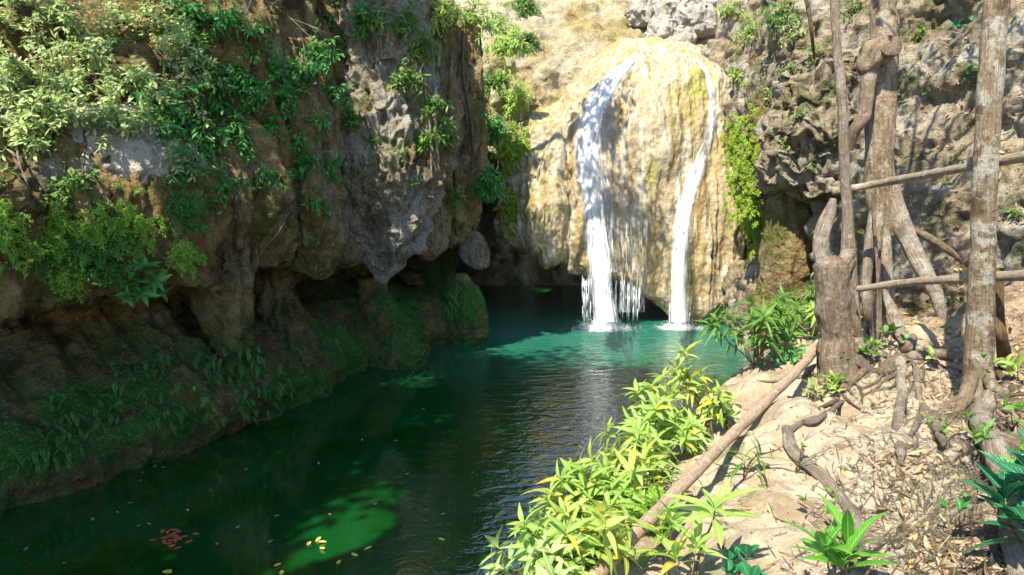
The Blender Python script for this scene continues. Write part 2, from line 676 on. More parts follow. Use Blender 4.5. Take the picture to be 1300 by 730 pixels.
M['leaf_pale'] = leaf_mat('grey_green_leaf', (.21, .32, .09), (.38, .47, .18), .30, .40)
M['leaf_mid'] = leaf_mat('green_leaf', (.07, .17, .025), (.14, .27, .04), .35, .38)
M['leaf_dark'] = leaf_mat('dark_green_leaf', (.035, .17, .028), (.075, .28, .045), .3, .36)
M['leaf_lime'] = leaf_mat('lime_leaf', (.22, .36, .06), (.36, .50, .13), .45, .45, (.55, .45, .05))
M['leaf_yell'] = leaf_mat('yellow_green_leaf', (.28, .38, .06), (.44, .52, .14), .45, .45, (.60, .48, .05))
M['leaf_broad'] = leaf_mat('glossy_broad_leaf', (.02, .13, .05), (.04, .19, .07), .25, .26)
M['leaf_fore'] = leaf_mat('glossy_green_leaf', (.08, .25, .03), (.15, .36, .05), .35, .28)
M['fern'] = leaf_mat('fern_green', (.14, .31, .03), (.30, .48, .06), .42, .5, None, False)
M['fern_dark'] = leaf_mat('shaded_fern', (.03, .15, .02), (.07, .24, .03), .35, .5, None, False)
M['fern_moss'] = leaf_mat('moss_green', (.17, .29, .02), (.32, .42, .04), .3, .6, None, False)
M['dry'] = leaf_mat('dry_leaf', (.15, .085, .04), (.40, .29, .17), .10, .75, (.50, .33, .06))
M['yellow_leaf'] = leaf_mat('yellow_leaf', (.65, .45, .06), (.75, .55, .12), .2, .5)
M['red_leaf'] = leaf_mat('reddish_leaf', (.30, .07, .03), (.42, .12, .05), .15, .5)
M['twig'] = bark_mat('twig_bark', (.16, .11, .06), (.30, .22, .13), (.36, .28, .18))
M['twig_pale'] = bark_mat('pale_twig', (.36, .29, .20), (.52, .44, .33), (.56, .50, .40))
M['vine'] = bark_mat('vine_bark', (.14, .09, .045), (.24, .16, .08), (.28, .20, .11))
M['bark'] = bark_mat('fig_bark', (.20, .14, .085), (.33, .25, .165), (.42, .35, .26), .52)
M['bark_stump'] = bark_mat('stump_bark', (.22, .155, .10), (.34, .26, .185), (.44, .37, .29), .55, None, 1.6)
M['bark_lichen'] = bark_mat('lichen_bark', (.22, .155, .09), (.32, .25, .165), (.12, .075, .04), .52, (.45, .43, .34), .9)
M['pole'] = bark_mat('weathered_pole', (.30, .21, .13), (.45, .34, .23), (.50, .41, .31), .55, None, .5, 1.4)
M['pole_grey'] = bark_mat('grey_pole', (.22, .17, .12), (.38, .31, .23), (.42, .36, .29), .55, None, .5, 1.4)
M['root'] = bark_mat('root_bark', (.25, .185, .125), (.40, .33, .25), (.48, .42, .34), .5, None, 1.0)
k_ = NT('cut_wood')
M['cut'] = k_.done(k_.bsdf(k_.mix(k_.noise(k_.coords(), 30, 4), (.20, .16, .11), (.36, .30, .22)), .85))

# ------------------------------------------------------------------ light
SUN_TO = norm(np.array([-.31, -.485, .815]))
elev = math.asin(SUN_TO[2])
sun_d = bpy.data.lights.new('sun', 'SUN')
sun_d.energy = 4.1
sun_d.angle = R(.5)
sun_d.color = (1.0, .93, .78)
sun = bpy.data.objects.new('sun', sun_d)
COL.objects.link(sun)
sun.rotation_euler = Vector(SUN_TO).to_track_quat('Z', 'Y').to_euler()
world = bpy.data.worlds.new('World')
scn.world = world
world.use_nodes = True
wn = world.node_tree
bg = wn.nodes['Background']
sky = wn.nodes.new('ShaderNodeTexSky')
sky.sky_type = 'NISHITA'
sky.sun_disc = False
sky.sun_elevation = elev
sky.ozone_density = 5.0
sky.dust_density = .3
sky.air_density = .9
sky.sun_rotation = math.atan2(SUN_TO[0], SUN_TO[1])
wn.links.new(sky.outputs[0], bg.inputs[0])
bg.inputs[1].default_value = .15
scn.view_settings.view_transform = 'Standard'
scn.view_settings.look = 'None'
scn.view_settings.gamma = 1
scn.view_settings.exposure = 1.5
scn.cycles.max_bounces = 8
scn.cycles.diffuse_bounces = 4
scn.cycles.glossy_bounces = 3
scn.cycles.transparent_max_bounces = 12
scn.cycles.caustics_reflective = False
scn.cycles.caustics_refractive = False
scn.cycles.use_denoising = True

# ------------------------------------------------------------------ water and the ground under everything
g = np.linspace(-60, 60, 25)
gx, gy = np.meshgrid(g, g)
gz = -2.6 + .4 * fbm(gx * .1, gy * .1, gx * 0, 3, 5)
o = link('ground', mesh_from('ground', np.stack([gx, gy, gz], -1).reshape(-1, 3), grid_quads(25, 25), mat=M['bank']))
tag(o, kind='structure')
wx, wy = np.meshgrid(np.linspace(-14, 11, 60), np.linspace(-12, 26, 90))
o = link('water', mesh_from('water', np.stack([wx, wy, wx * 0], -1).reshape(-1, 3), grid_quads(90, 60), mat=M['water']))
tag(o, kind='structure')

# ------------------------------------------------------------------ left cliff
def rail_resample(pts, step):
    P = catmull(np.array(pts, float), 600)
    s = np.concatenate([[0], np.cumsum(np.linalg.norm(np.diff(P, axis=0), axis=1))])
    n = int(s[-1] / step)
    u = np.linspace(0, s[-1], n)
    P = np.stack([np.interp(u, s, P[:, i]) for i in range(2)], -1)
    T = norm(np.gradient(P, axis=0))
    T = norm(np.stack([np.convolve(np.pad(T[:, i], 12, 'edge'), np.ones(25) / 25, 'valid') for i in range(2)], -1))
    return P, T, u


LP, LT, LU = rail_resample([(-12.5, -5), (-10.2, 1.5), (-8.3, 5.6), (-6.65, 8.3), (-5.2, 10.4), (-4.35, 12.2), (-3.75, 13.9), (-3.15, 15.2), (-2.35, 16.2), (-2.0, 17.0), (-1.35, 17.8), (-1.25, 18.6), (-1.75, 20.2), (-2.2, 22), (-2.4, 25), (-2.6, 30)], .045)
LN = np.stack([LT[:, 1], -LT[:, 0]], -1)          # towards the pool
zs = np.concatenate([np.arange(-1.4, 9.0, .045)])
nz, nu = len(zs), len(LU)
U, Z = np.meshgrid(LU, zs)
yl = LP[:, 1][None, :]
lipshift = .30 * gnoise(U * .9, U * 0, U * 0 + 3.3, 9) + .14 * gnoise(U * 2.6, U * 0, U * 0 + 1.1, 19)
zz = Z - lipshift * smooth(.8, 1.8, Z)
d = np.interp(zz, [-1.5, 0, .35, .7, 1.2, 1.75, 2.1, 2.36, 2.6, 3.2, 5, 7, 9], [.35, .02, .05, -.06, -.6, -1.6, -2.2, -2.2, -.42, -.22, -.35, -.7, -1.2])
leftness = smooth(12.6, 10.2, yl)
deep = np.interp(zz, [-1.5, 0, .4, .8, 1.1, 1.35, 1.65, 2.2, 2.42, 2.6], [.3, .05, .05, -.15, -.5, -1.3, -2.6, -2.7, -2.3, -.42])
holes = smooth(10.6, 12.0, yl) * smooth(-.28, .12, gnoise(U * .55, U * 0 + 2.2, U * 0, 83) + .1)
d = np.where(zz < 2.6, d * (1 - holes) + deep * holes, d)
d = d - leftness * np.clip(Z - 4.25, 0, 9) * .72 + leftness * .35 * np.exp(-((Z - 4.0) / .55) ** 2)
d = d - leftness * .25 * smooth(2.2, 3.4, Z)
X0, Y0 = LP[:, 0][None, :] + 0 * Z, LP[:, 1][None, :] + 0 * Z
d = d + .42 * fbm(U * .42, Z * .28, U * 0, 3, 31) * smooth(-.5, 2.4, Z) + .12 * fbm(U * .6, Z * .3, U * 0, 3, 77)
fl = ridged(U * 1.25 + .5 * gnoise(U * .4, Z * .5, U * 0, 2), Z * .16, U * 0, 3, 41)
d = d + .34 * fl * smooth(1.0, 2.6, Z) + .22 * fl * smooth(-.2, .8, Z)
fl2 = ridged(U * 3.6, Z * .35, U * 0 + 4, 2, 47)
d = d + .11 * fl2 * smooth(.9, 2.4, Z)
Pl = np.stack([X0 + LN[:, 0] * d, Y0 + LN[:, 1] * d, Z], -1)
# the plateau runs on behind the edge
back = np.concatenate([np.linspace(.12, 1.2, 8), np.linspace(1.6, 14, 16)])
last = Pl[-1]
rows = []
for b in back:
    zr = last[:, 2] + .28 * (1 - np.exp(-b * 1.2)) + .12 * b + .25 * gnoise(LU * .6, LU * 0 + b * .5, LU * 0, 71) * min(1, b)
    rows.append(np.stack([last[:, 0] - LN[:, 0] * b * 1.0, last[:, 1] - LN[:, 1] * b, zr], -1))
Pl = np.concatenate([Pl, np.array(rows)], 0)
N0 = grid_normals(Pl)
x, y, z = Pl[..., 0], Pl[..., 1], Pl[..., 2]
w1 = worley(x * 1.3, y * 1.3, z * .75, 3)
disp = .16 * fbm(x * .9, y * .9, z * .55, 3, 90) + .07 * fbm(x * 3, y * 3, z * 1.6, 4, 91) + .05 * fbm(x * 8, y * 8, z * 5, 4, 92) - .05 * smooth(.42, .12, worley(x * 6, y * 6, z * 4.5, 93)[0])
disp = disp + .10 * (w1[1] - w1[0] - .3) * smooth(-.2, .5, gnoise(x * .5, y * .5, z * .5, 8))
Pl = Pl + N0 * disp[..., None] * np.sign(np.sum(N0[nz // 2, :, :2] * LN, -1).mean())
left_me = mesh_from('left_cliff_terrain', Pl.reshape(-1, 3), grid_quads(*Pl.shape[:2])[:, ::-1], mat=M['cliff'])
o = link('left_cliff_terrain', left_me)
tag(o, kind='structure')
LEFT = bvh_of(left_me)

# ------------------------------------------------------------------ right bank
WY = [-6, 2, 5, 7, 9.5, 12.5, 15.5, 18.5, 20]
WXv = [-4.2, -2.0, -.25, .85, 2.25, 4.1, 5.75, 7.2, 7.6]


def water_edge(y):
    return np.interp(y, WY, WXv)


HUMPS = []  # x, y, radius, height


def bank_z(x, y, detail=True):
    x, y = np.broadcast_arrays(np.asarray(x, float), np.asarray(y, float))
    s = (x - water_edge(y)) * .87
    z = np.interp(s, [-1.5, -.4, 0, .25, .9, 1.35, 2.2, 3.4, 5, 7, 9.5], [-1.6, -.5, .0, .55, 1.62, 1.98, 2.14, 2.52, 3.25, 4.6, 6.6])
    far = smooth(8.5, 14, y)
    z = z * (1 - .42 * far)
    z = z + .55 * smooth(2.5, -1.5, y) * smooth(.8, 2.5, s)
    amp = smooth(-.6, .8, s)
    z = z + amp * (.24 * fbm(x * .7, y * .7, x * 0, 3, 61))
    for hx, hy, hr, hh in HUMPS:
        z = z + hh * np.exp(-((x - hx) ** 2 + (y - hy) ** 2) / hr ** 2)
    if detail:
        w = worley(x * 1.3, y * 1.3, z * .8, 14)
        z = z + amp * (.13 * (np.minimum(w[1] - w[0], .35) - .15) + (.10 * fbm(x * 2.2, y * 2.2, x * 0, 4, 62) + .03 * fbm(x * 9, y * 9, x * 0, 3, 63)) * (.45 + .55 * smooth(2.0, 3.4, s)))
        w2 = worley(x * 4, y * 4, z * 2.5, 15)
        z = z + amp * .03 * (np.minimum(w2[1] - w2[0], .4) - .15) * smooth(-.1, .4, gnoise(x * .9, y * .9, x * 0, 12))
    return z


def bank_hit(px, py, detail=True):
    """where the sight line through a pixel meets the bank"""
    d = ray(px, py)
    t = np.arange(1.5, 24, .02)
    P = EYE + d * t[:, None]
    below = P[:, 2] < bank_z(P[:, 0], P[:, 1], detail)
    if not below.any():
        return None
    return P[np.argmax(below)]


_h = []
for px, py, hr, hh in [(1030, 575, .75, .22), (980, 540, .5, .12), (1165, 640, .35, -.28), (1225, 600, .45, .16), (935, 650, .3, -.12), (1100, 480, .5, .10), (1190, 440, .9, .15)]:
    p = bank_hit(px, py, False)
    _h.append((p[0], p[1], hr, hh))
HUMPS = _h

ys = np.concatenate([np.arange(-6, 1.5, .18), np.arange(1.5, 9.5, .036), np.arange(9.5, 20.2, .07)])
ss = np.concatenate([np.arange(-1.4, 5.0, .036), np.arange(5.0, 11, .1)])
SS, YY = np.meshgrid(ss, ys)
XX = water_edge(YY) + SS
ZZ = bank_z(XX, YY)
Pb = np.stack([XX, YY, ZZ], -1)
Nb = grid_normals(Pb)
dn = (.05 * fbm(XX * 3, YY * 3, ZZ * 3, 4, 66) + .025 * fbm(XX * 12, YY * 12, ZZ * 12, 3, 67)) * (.4 + .6 * smooth(2.2, 3.6, SS))
crk = np.abs(gnoise(XX * .8 + .3 * gnoise(XX * 2.5, YY * 2.5, XX * 0, 7), YY * 1.1, XX * 0, 57))
dn = dn - .075 * smooth(.06, .0, crk) * smooth(.0, .3, gnoise(XX * .7, YY * .7, XX * 0 + 3, 58) + .15)
dn = dn + .03 * ridged(XX * 1.7 + YY * .8, YY * 3.2, XX * 0, 3, 59)
Pb = Pb + Nb * (dn * smooth(-.6, .6, SS))[..., None]
bank_me = mesh_from('bank_terrain', Pb.reshape(-1, 3), grid_quads(*Pb.shape[:2]), mat=M['bank'])
rock = smooth(4.4, 2.6, SS + .5 * gnoise(XX * .8, YY * .8, XX * 0, 88)) * smooth(.2, .9, SS) * smooth(10.5, 8.5, YY)
rock = np.clip(rock * 1.05 + .12, 0, 1)
at = bank_me.attributes.new('rockiness', 'FLOAT', 'POINT')
at.data.foreach_set('value', rock.astype(np.float32).ravel())
o = link('bank_terrain', bank_me)
tag(o, kind='structure')
BANK = bvh_of(bank_me)

# ------------------------------------------------------------------ right cliff
RP, RT, RU = rail_resample([(6.2, 23), (6.6, 20.5), (6.35, 18.6), (6.0, 17.0), (6.05, 15.6), (6.7, 13.9), (7.7, 12.3), (8.9, 10.6), (9.7, 8.2), (10.3, 5), (11, 0), (11.5, -4)], .045)
RN = np.stack([RT[:, 1], -RT[:, 0]], -1)
zs = np.arange(-1.2, 9.6, .05)
U, Z = np.meshgrid(RU, zs)
yr = RP[:, 1][None, :]
d = np.interp(Z, [-1.5, 0, .8, 1.6, 2.5, 3.0, 3.4, 4.2, 6, 8, 9.6], [.2, .1, .05, -.25, -.75, -.8, -.25, .12, .05, -.25, -.8]) * smooth(13, 15.5, yr) \
    + np.interp(Z, [-1.5, 2, 3, 5, 7, 9.6], [.9, .8, .5, .0, -.6, -1.6]) * smooth(15.5, 13, yr)
d = d + .5 * fbm(U * .45, Z * .45, U * 0, 3, 131) + .14 * ridged(U * 1.3, Z * .3, U * 0, 3, 141) * smooth(13, 16, yr)
Pr = np.stack([RP[:, 0] + RN[:, 0] * d, RP[:, 1] + RN[:, 1] * d, Z], -1)
if np.dot(RN[len(RN) // 2], [1, .3]) > 0:
    RN = -RN
    Pr = np.stack([RP[:, 0] + RN[:, 0] * d, RP[:, 1] + RN[:, 1] * d, Z], -1)
rows = []
last = Pr[-1]
for b in np.concatenate([np.linspace(.2, 2, 8), np.linspace(2.6, 12, 10)]):
    rows.append(np.stack([last[:, 0] - RN[:, 0] * b, last[:, 1] - RN[:, 1] * b, last[:, 2] + .5 * b], -1))
Pr = np.concatenate([Pr, np.array(rows)], 0)
Nr = grid_normals(Pr)
if (Nr[60, :, :2] * RN).sum(-1).mean() < 0:
    Nr = -Nr
x, y, z = Pr[..., 0], Pr[..., 1], Pr[..., 2]
w1 = worley(x * .9, y * .9, z * 1.0, 23)
w2 = worley(x * 2.6, y * 2.6, z * 2.9, 24)
disp = .30 * (np.minimum(w1[1] - w1[0], .45) - .2) + .13 * (np.minimum(w2[1] - w2[0], .4) - .15) + .16 * (w2[2] - .5) * .6
disp = disp + .18 * fbm(x * 1.2, y * 1.2, z * 1.1, 4, 190) + .06 * fbm(x * 5, y * 5, z * 5, 4, 191)
Pr = Pr + Nr * disp[..., None]
right_me = mesh_from('right_cliff_terrain', Pr.reshape(-1, 3), grid_quads(*Pr.shape[:2]), mat=M['wall'])
o = link('right_cliff_terrain', right_me)
tag(o, kind='structure')
RIGHT = bvh_of(right_me)

# ------------------------------------------------------------------ slope behind the falls
xs = np.arange(-5, 12, .06)
pz = np.array([-1.2, 1, 3, 5, 6.5, 7.6, 8.6, 10, 11.6, 12.4, 12.9])
py_ = np.array([28.5, 28.5, 27.0, 22.6, 22.8, 23.4, 24.4, 26.0, 28, 30.5, 36])
tt = np.linspace(0, 10, 230)
zz, yy = np.interp(tt, np.arange(11), pz), np.interp(tt, np.arange(11), py_)
XX, ZZ = np.meshgrid(xs, zz)
YY = yy[:, None] + 0 * XX + .5 * fbm(XX * .35, ZZ * .5, XX * 0, 4, 205) - .6 * smooth(.5, -1.2, XX) * smooth(2, 5, ZZ)
YY = YY + .8 * smooth(-.3, -2.5, XX)
Pk = np.stack([XX, YY, ZZ], -1)
Nk = grid_normals(Pk)
if Nk[100, :, 1].mean() > 0:
    Nk = -Nk
x, y, z = Pk[..., 0], Pk[..., 1], Pk[..., 2]
w1 = worley(x * 1.0, y * 1.0, z * 1.3, 33)
Pk = Pk + Nk * (.22 * (np.minimum(w1[1] - w1[0], .5) - .2) + .22 * fbm(x * 1.3, y * 1.3, z * 1.6, 5, 210) + .05 * fbm(x * 7, y * 7, z * 7, 3, 211))[..., None]
back_me = mesh_from('back_slope_terrain', Pk.reshape(-1, 3), grid_quads(*Pk.shape[:2])[:, ::-1], mat=M['back'])
o = link('back_slope_terrain', back_me)
tag(o, kind='structure')
BACK = bvh_of(back_me)

# ------------------------------------------------------------------ travertine dome of the falls
A = np.linspace(R(-100), R(100), 330)
DX = 3.42 + 3.72 * np.sign(np.sin(A)) * np.abs(np.sin(A)) ** .9
DYf = 21.0 - 1.75 * np.sign(np.cos(A)) * np.abs(np.cos(A)) ** .42
zb = np.interp(DX, [-.3, .2, .9, 1.7, 2.2, 3.3, 4.0, 4.8, 5.6, 6.3, 6.9, 7.15], [2.7, 2.25, 1.85, 1.6, 1.42, 1.3, .75, .2, .14, .4, 1.3, 2.4])
zb = zb + .10 * gnoise(DX * 1.7, DX * 0, DX * 0, 3)
zt = np.interp(DX, [-.3, .6, 1.5, 2.1, 3.0, 3.7, 4.6, 5.6, 6.3, 7.2], [5.4, 5.7, 6.0, 6.55, 7.3, 7.65, 7.6, 7.55, 7.3, 6.8])
pt = [(1.9, .9, 0), (1.2, .50, 0), (.70, .16, 0), (.36, 0, 0), (.12, .10, 0), (.0, .42, 0.02), (.10, 0, .25), (.28, 0, .5), (.52, 0, .72), (.85, 0, .88), (1.25, 0, .97), (1.9, 0, 1.02), (2.8, 0, 1.06), (4.6, 0, 1.16)]
prow = catmull(np.array(pt), 300)
dyv, dzv, fv = prow[:, 0], prow[:, 1], prow[:, 2]
ZD = zb[None, :] + dzv[:, None] + fv[:, None] * (zt - zb)[None, :]
YD = DYf[None, :] + dyv[:, None]
XD = DX[None, :] + 0 * ZD
# left lobe stands apart from the wet middle by a groove
YD = YD - .38 * np.exp(-((XD - .75) / .7) ** 2 - ((ZD - 3.2) / 1.7) ** 2) + .28 * np.exp(-((XD - 1.62) / .22) ** 2) * smooth(6.2, 5.0, ZD)
YD = YD - .30 * np.exp(-((XD - 3.6) / 1.0) ** 2 - ((ZD - 4.5) / 2.5) ** 2) - .25 * np.exp(-((XD - 5.3) / .7) ** 2 - ((ZD - 1.8) / 1.8) ** 2)
Pd = np.stack([XD, YD, ZD], -1)
Nd = grid_normals(Pd)
if Nd[150, 165, 1] > 0:
    Nd = -Nd
x, y, z = Pd[..., 0], Pd[..., 1], Pd[..., 2]
w1 = worley(x * 1.5, y * 1.5, z * .9, 43)
w2 = worley(x * 5, y * 5, z * 3.6, 44)
rgh = smooth(2.2, .9, x) + .25
disp = .16 * fbm(x * .8, y * .8, z * .5, 3, 220) + .13 * ridged(x * 1.5, y * .8, z * .16, 3, 221) + .05 * ridged(x * 5, y * 2, z * .35, 2, 229) + .05 * fbm(x * 3.2, y * 3.2, z * 1.8, 4, 222)
disp = disp + .22 * (np.minimum(w1[1] - w1[0], .4) - .2) * rgh + .045 * (.5 - w2[0]) + .02 * fbm(x * 14, y * 14, z * 10, 2, 223)
disp = disp * smooth(0, .06, np.linspace(0, 1, 300))[:, None]
Pd = Pd + Nd * disp[..., None]
dome_me = mesh_from('travertine_rock', Pd.reshape(-1, 3), grid_quads(*Pd.shape[:2])[:, ::-1], mat=M['trav'])
DOME = bvh_of(dome_me)
o = rooted('travertine_rock', dome_me, (3.4, 20.5, 1.0))
tag(o, 'huge rounded golden travertine rock that the waterfall pours down', 'rock')


# ------------------------------------------------------------------ hanging rocks and boulders
def lobe(name, label, path, rx, ry, toward, mat, flute=.06, rough=.06, n=150, m=190, seed=1, cat='rock', group=None, skew=None):
    """closed rounded mass strung along a path (top to tip); rx across, ry in depth, 'toward' the depth direction"""
    P = catmull(path, n)
    t = np.linspace(0, 1, n)
    ax = np.interp(t, np.linspace(0, 1, len(rx)), rx)
    ay = np.interp(t, np.linspace(0, 1, len(ry)), ry)
    tw = norm(np.array([toward[0], toward[1], 0.0]))
    sd = np.array([tw[1], -tw[0], 0.0])
    th = np.linspace(0, 2 * np.pi, m, endpoint=False)
    V = P[:, None, :] + sd * (np.cos(th)[None, :] * ax[:, None])[..., None] + tw * (np.sin(th)[None, :] * ay[:, None])[..., None]
    D = sd * np.cos(th)[None, :, None] + tw * np.sin(th)[None, :, None] + 0 * V
    x, y, z = V[..., 0], V[..., 1], V[..., 2]
    big = min(1.0, max(rx))
    d = flute * ridged(x * 2.2, y * 2.2, z * .35, 3, seed) + rough * fbm(x * 2.0 / big ** .5, y * 2.0 / big ** .5, z * 1.3, 4, seed + 3) + .45 * rough * fbm(x * 8, y * 8, z * 5, 4, seed + 6) - .4 * rough * smooth(.45, .12, worley(x * 6.5, y * 6.5, z * 4.5, seed + 33)[0])
    w = worley(x * 3, y * 3, z * 1.8, seed + 9)
    d = d + rough * .8 * (np.minimum(w[1] - w[0], .4) - .2)
    k = np.minimum(1, np.minimum(ax, ay) / (.4 * max(ax.max(), .01)))
    V = V + D * (d * k[:, None])[..., None]
    V = V + np.array([0, 0, 1.0]) * (rough * .8 * gnoise(x * 3, y * 3, z * 3, seed + 21) * k[:, None])[..., None]
    Q = grid_quads(n, m, True)
    V = V.reshape(-1, 3)
    V = np.vstack([V, P[:1], P[-1:]])
    j = np.arange(m)
    kk = (j + 1) % m
    b = (n - 1) * m
    T = np.vstack([np.stack([np.full(m, len(V) - 2), kk, j], -1), np.stack([np.full(m, len(V) - 1), b + j, b + kk], -1)])
    me = mesh_from(name, V, Q, T, None, mat)
    o = rooted(name, me, P.mean(0))
    tag(o, label, cat, group)
    EXTRA.append(bvh_of(me, o.location))
    return o


EXTRA = []


def at_dist(px, py, axis):
    """point on the sight line at a depth along the view axis"""
    d = ray(px, py)
    f = np.array([0, math.cos(PITCH), -math.sin(PITCH)])
    return EYE + d * (axis / np.dot(d, f))


pool_dir = (.84, -.54)
# the big pale tongue, its tan tip, and the draperies beside it
tip = at_dist(487, 362, 15.2)
lobe('hanging_rock', 'large pale grey tongue of rock hanging over the dark pool', [tip + (.1, .7, 6.3), tip + (.25, .35, 4.4), tip + (.36, .0, 2.6), tip + (.16, 0, 1.1), tip + (.0, 0, .35), tip + (0, 0, .06)],
     [.9, 1.0, 1.12, .78, .32, .07], [.7, .75, .7, .48, .24, .06], (.5, -.86), M['lobe'], .15, .19, 210, 260, seed=5)
q = at_dist(437, 325, 14.6)
lobe('hanging_rock', 'narrow grey rock fin tucked against the left edge of the pale tongue', [q + (-.2, .3, 3.2), q + (-.05, .1, 1.6), q + (0, 0, .5), q], [.35, .33, .25, .06], [.4, .4, .28, .06], (.5, -.86), M['lobe'], .06, .07, 90, 90, 15)
q = at_dist(405, 355, 13.5)
lobe('hanging_rock', 'olive brown hanging rock left of the pale tongue with green weeds on it', [q + (-.6, .5, 4.6), q + (-.25, .2, 2.6), q + (-.05, 0, 1.0), q + (0, 0, .3), q], [.75, .7, .55, .36, .08], [.7, .6, .45, .3, .08], pool_dir, M['lobe_tan'], .13, .12, 120, 130, 25)
q = at_dist(350, 342, 13.0)
lobe('hanging_rock', 'blunt brown rock drape between the pale dead stems and the olive rock', [q + (-.5, .4, 4.2), q + (-.2, .15, 2.2), q + (0, 0, .8), q + (0, 0, .2), q], [.55, .55, .45, .36, .1], [.6, .5, .4, .3, .08], pool_dir, M['lobe_tan'], .10, .10, 110, 120, 35)
q = at_dist(310, 335, 12.3)
lobe('hanging_rock', 'dark rounded rock drape at the left end of the hanging draperies', [q + (-.5, .4, 3.8), q + (-.2, .1, 2.0), q + (0, 0, .7), q], [.45, .45, .38, .1], [.5, .45, .35, .1], pool_dir, M['lobe_tan'], .09, .09, 90, 100, 45)
q = at_dist(545, 330, 16.4)
lobe('hanging_rock', 'fluted brown rock curtain under the hanging vines right of the pale tongue', [q + (-.2, .5, 6.0), q + (.0, .2, 3.6), q + (0, 0, 1.5), q + (0, 0, .4), q], [.7, .75, .6, .4, .1], [.6, .55, .45, .3, .08], (.7, -.7), M['lobe_tan'], .16, .10, 130, 140, 55)
q = at_dist(585, 300, 17.6)
lobe('hanging_rock', 'tall rock buttress at the corner of the cliff beside the dark gap', [q + (-.25, .5, 5.6), q + (.05, .1, 3.6), q + (.12, 0, 1.9), q + (-.05, 0, .6), q + (-.1, 0, 0)], [.5, .55, .5, .38, .1], [.6, .6, .5, .4, .1], (.8, -.6), M['lobe_tan'], .13, .09, 130, 130, 65)
q = at_dist(598, 322, 18.0)
lobe('boulder', 'smooth grey boulder wedged above the dark green fern at the cliff corner', [q + (-.15, .1, .75), q + (-.05, 0, .45), q + (.1, 0, 0), q + (.2, 0, -.3), q + (.2, 0, -.42)], [.08, .28, .34, .26, .06], [.08, .4, .45, .3, .06], (.8, -.6), M['lobe'], .02, .05, 70, 90, 75, 'boulder')
q = at_dist(588, 408, 18.0)
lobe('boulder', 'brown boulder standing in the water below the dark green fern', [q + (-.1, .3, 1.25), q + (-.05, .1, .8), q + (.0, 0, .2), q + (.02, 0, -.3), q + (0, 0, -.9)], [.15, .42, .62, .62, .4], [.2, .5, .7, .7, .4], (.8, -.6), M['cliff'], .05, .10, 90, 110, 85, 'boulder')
q = at_dist(508, 438, 15.9)
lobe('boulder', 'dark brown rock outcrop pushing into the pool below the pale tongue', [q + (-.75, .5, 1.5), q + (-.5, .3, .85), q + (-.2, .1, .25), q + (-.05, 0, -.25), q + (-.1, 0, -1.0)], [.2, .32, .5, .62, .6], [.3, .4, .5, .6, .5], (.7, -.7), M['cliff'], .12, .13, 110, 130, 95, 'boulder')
q = at_dist(292, 440, 11.9)
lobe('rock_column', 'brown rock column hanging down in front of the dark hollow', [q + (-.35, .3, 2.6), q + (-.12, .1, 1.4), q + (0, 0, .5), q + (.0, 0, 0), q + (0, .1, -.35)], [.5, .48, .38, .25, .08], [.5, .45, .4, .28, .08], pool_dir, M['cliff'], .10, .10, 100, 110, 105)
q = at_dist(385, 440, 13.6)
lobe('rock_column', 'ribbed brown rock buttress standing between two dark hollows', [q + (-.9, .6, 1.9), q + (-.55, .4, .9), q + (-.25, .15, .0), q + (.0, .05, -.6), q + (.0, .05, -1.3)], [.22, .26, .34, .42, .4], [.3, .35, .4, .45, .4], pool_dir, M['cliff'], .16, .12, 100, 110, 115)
q = at_dist(155, 215, 10.3)
lobe('boulder', 'pale sunlit boulder bulging from the cliff under the grey green shrubs', [q + (-.5, .3, 1.0), q + (-.2, .1, .55), q + (0, 0, .05), q + (-.05, 0, -.4), q + (-.15, .1, -.62)], [.5, .95, 1.2, .95, .2], [.3, .6, .75, .55, .15], (.62, -.78), M['boulder'], .05, .13, 100, 150, 125, 'boulder')
q = at_dist(40, 235, 9.6)
lobe('boulder', 'wide tan rock shelf behind the fern at the left edge', [q + (-.4, .3, .9), q + (-.1, .1, .45), q + (0, 0, -.1), q + (-.1, .05, -.5)], [.4, .9, 1.1, .3], [.3, .55, .6, .2], (.62, -.78), M['lobe'], .05, .12, 90, 130, 127, 'boulder')
# right cliff: little draperies, the smooth pillar and the rocks at the water
q = at_dist(1003, 268, 15.2)
lobe('hanging_rock', 'smooth upright grey green rock pillar beside the dark hollow', [q + (.1, .5, .9), q + (.02, .1, .5), q + (0, 0, -.2), q + (.0, 0, -1.3), q + (-.05, .1, -2.0), q + (-.05, .2, -2.9)], [.15, .4, .52, .5, .48, .5], [.2, .45, .5, .5, .45, .5], (-.75, -.66), M['lobe_tan'], .10, .06, 120, 120, 135)
q = at_dist(962, 215, 15.9)
lobe('hanging_rock', 'small brown hanging rock beside the bright green fern', [q + (.25, .3, 1.5), q + (.1, .1, .9), q + (0, 0, .1), q + (0, 0, -.45), q + (.03, 0, -.75)], [.3, .34, .3, .2, .05], [.3, .4, .35, .2, .05], (-.8, -.6), M['lobe_tan'], .08, .07, 90, 90, 145)
q = at_dist(985, 235, 15.5)
lobe('hanging_rock', 'thin brown rock drape right of the small hanging rock', [q + (.2, .3, 1.3), q + (.1, .1, .7), q + (0, 0, 0), q + (.0, 0, -.6), q + (.03, 0, -.9)], [.2, .24, .22, .16, .05], [.25, .3, .25, .16, .05], (-.8, -.6), M['lobe_tan'], .06, .05, 90, 80, 155)
q = at_dist(1040, 165, 14.0)
lobe('boulder', 'rough bulging grey rock behind the thin leaning trunk', [q + (.4, .5, 1.7), q + (.2, .2, 1.1), q + (0, 0, 0), q + (.1, .1, -1.1), q + (.3, .3, -1.5)], [.3, .85, 1.15, .9, .2], [.3, .7, .9, .7, .2], (-.6, -.8), M['wall'], .05, .28, 140, 170, 165, 'boulder')
q = at_dist(985, 110, 16.0)
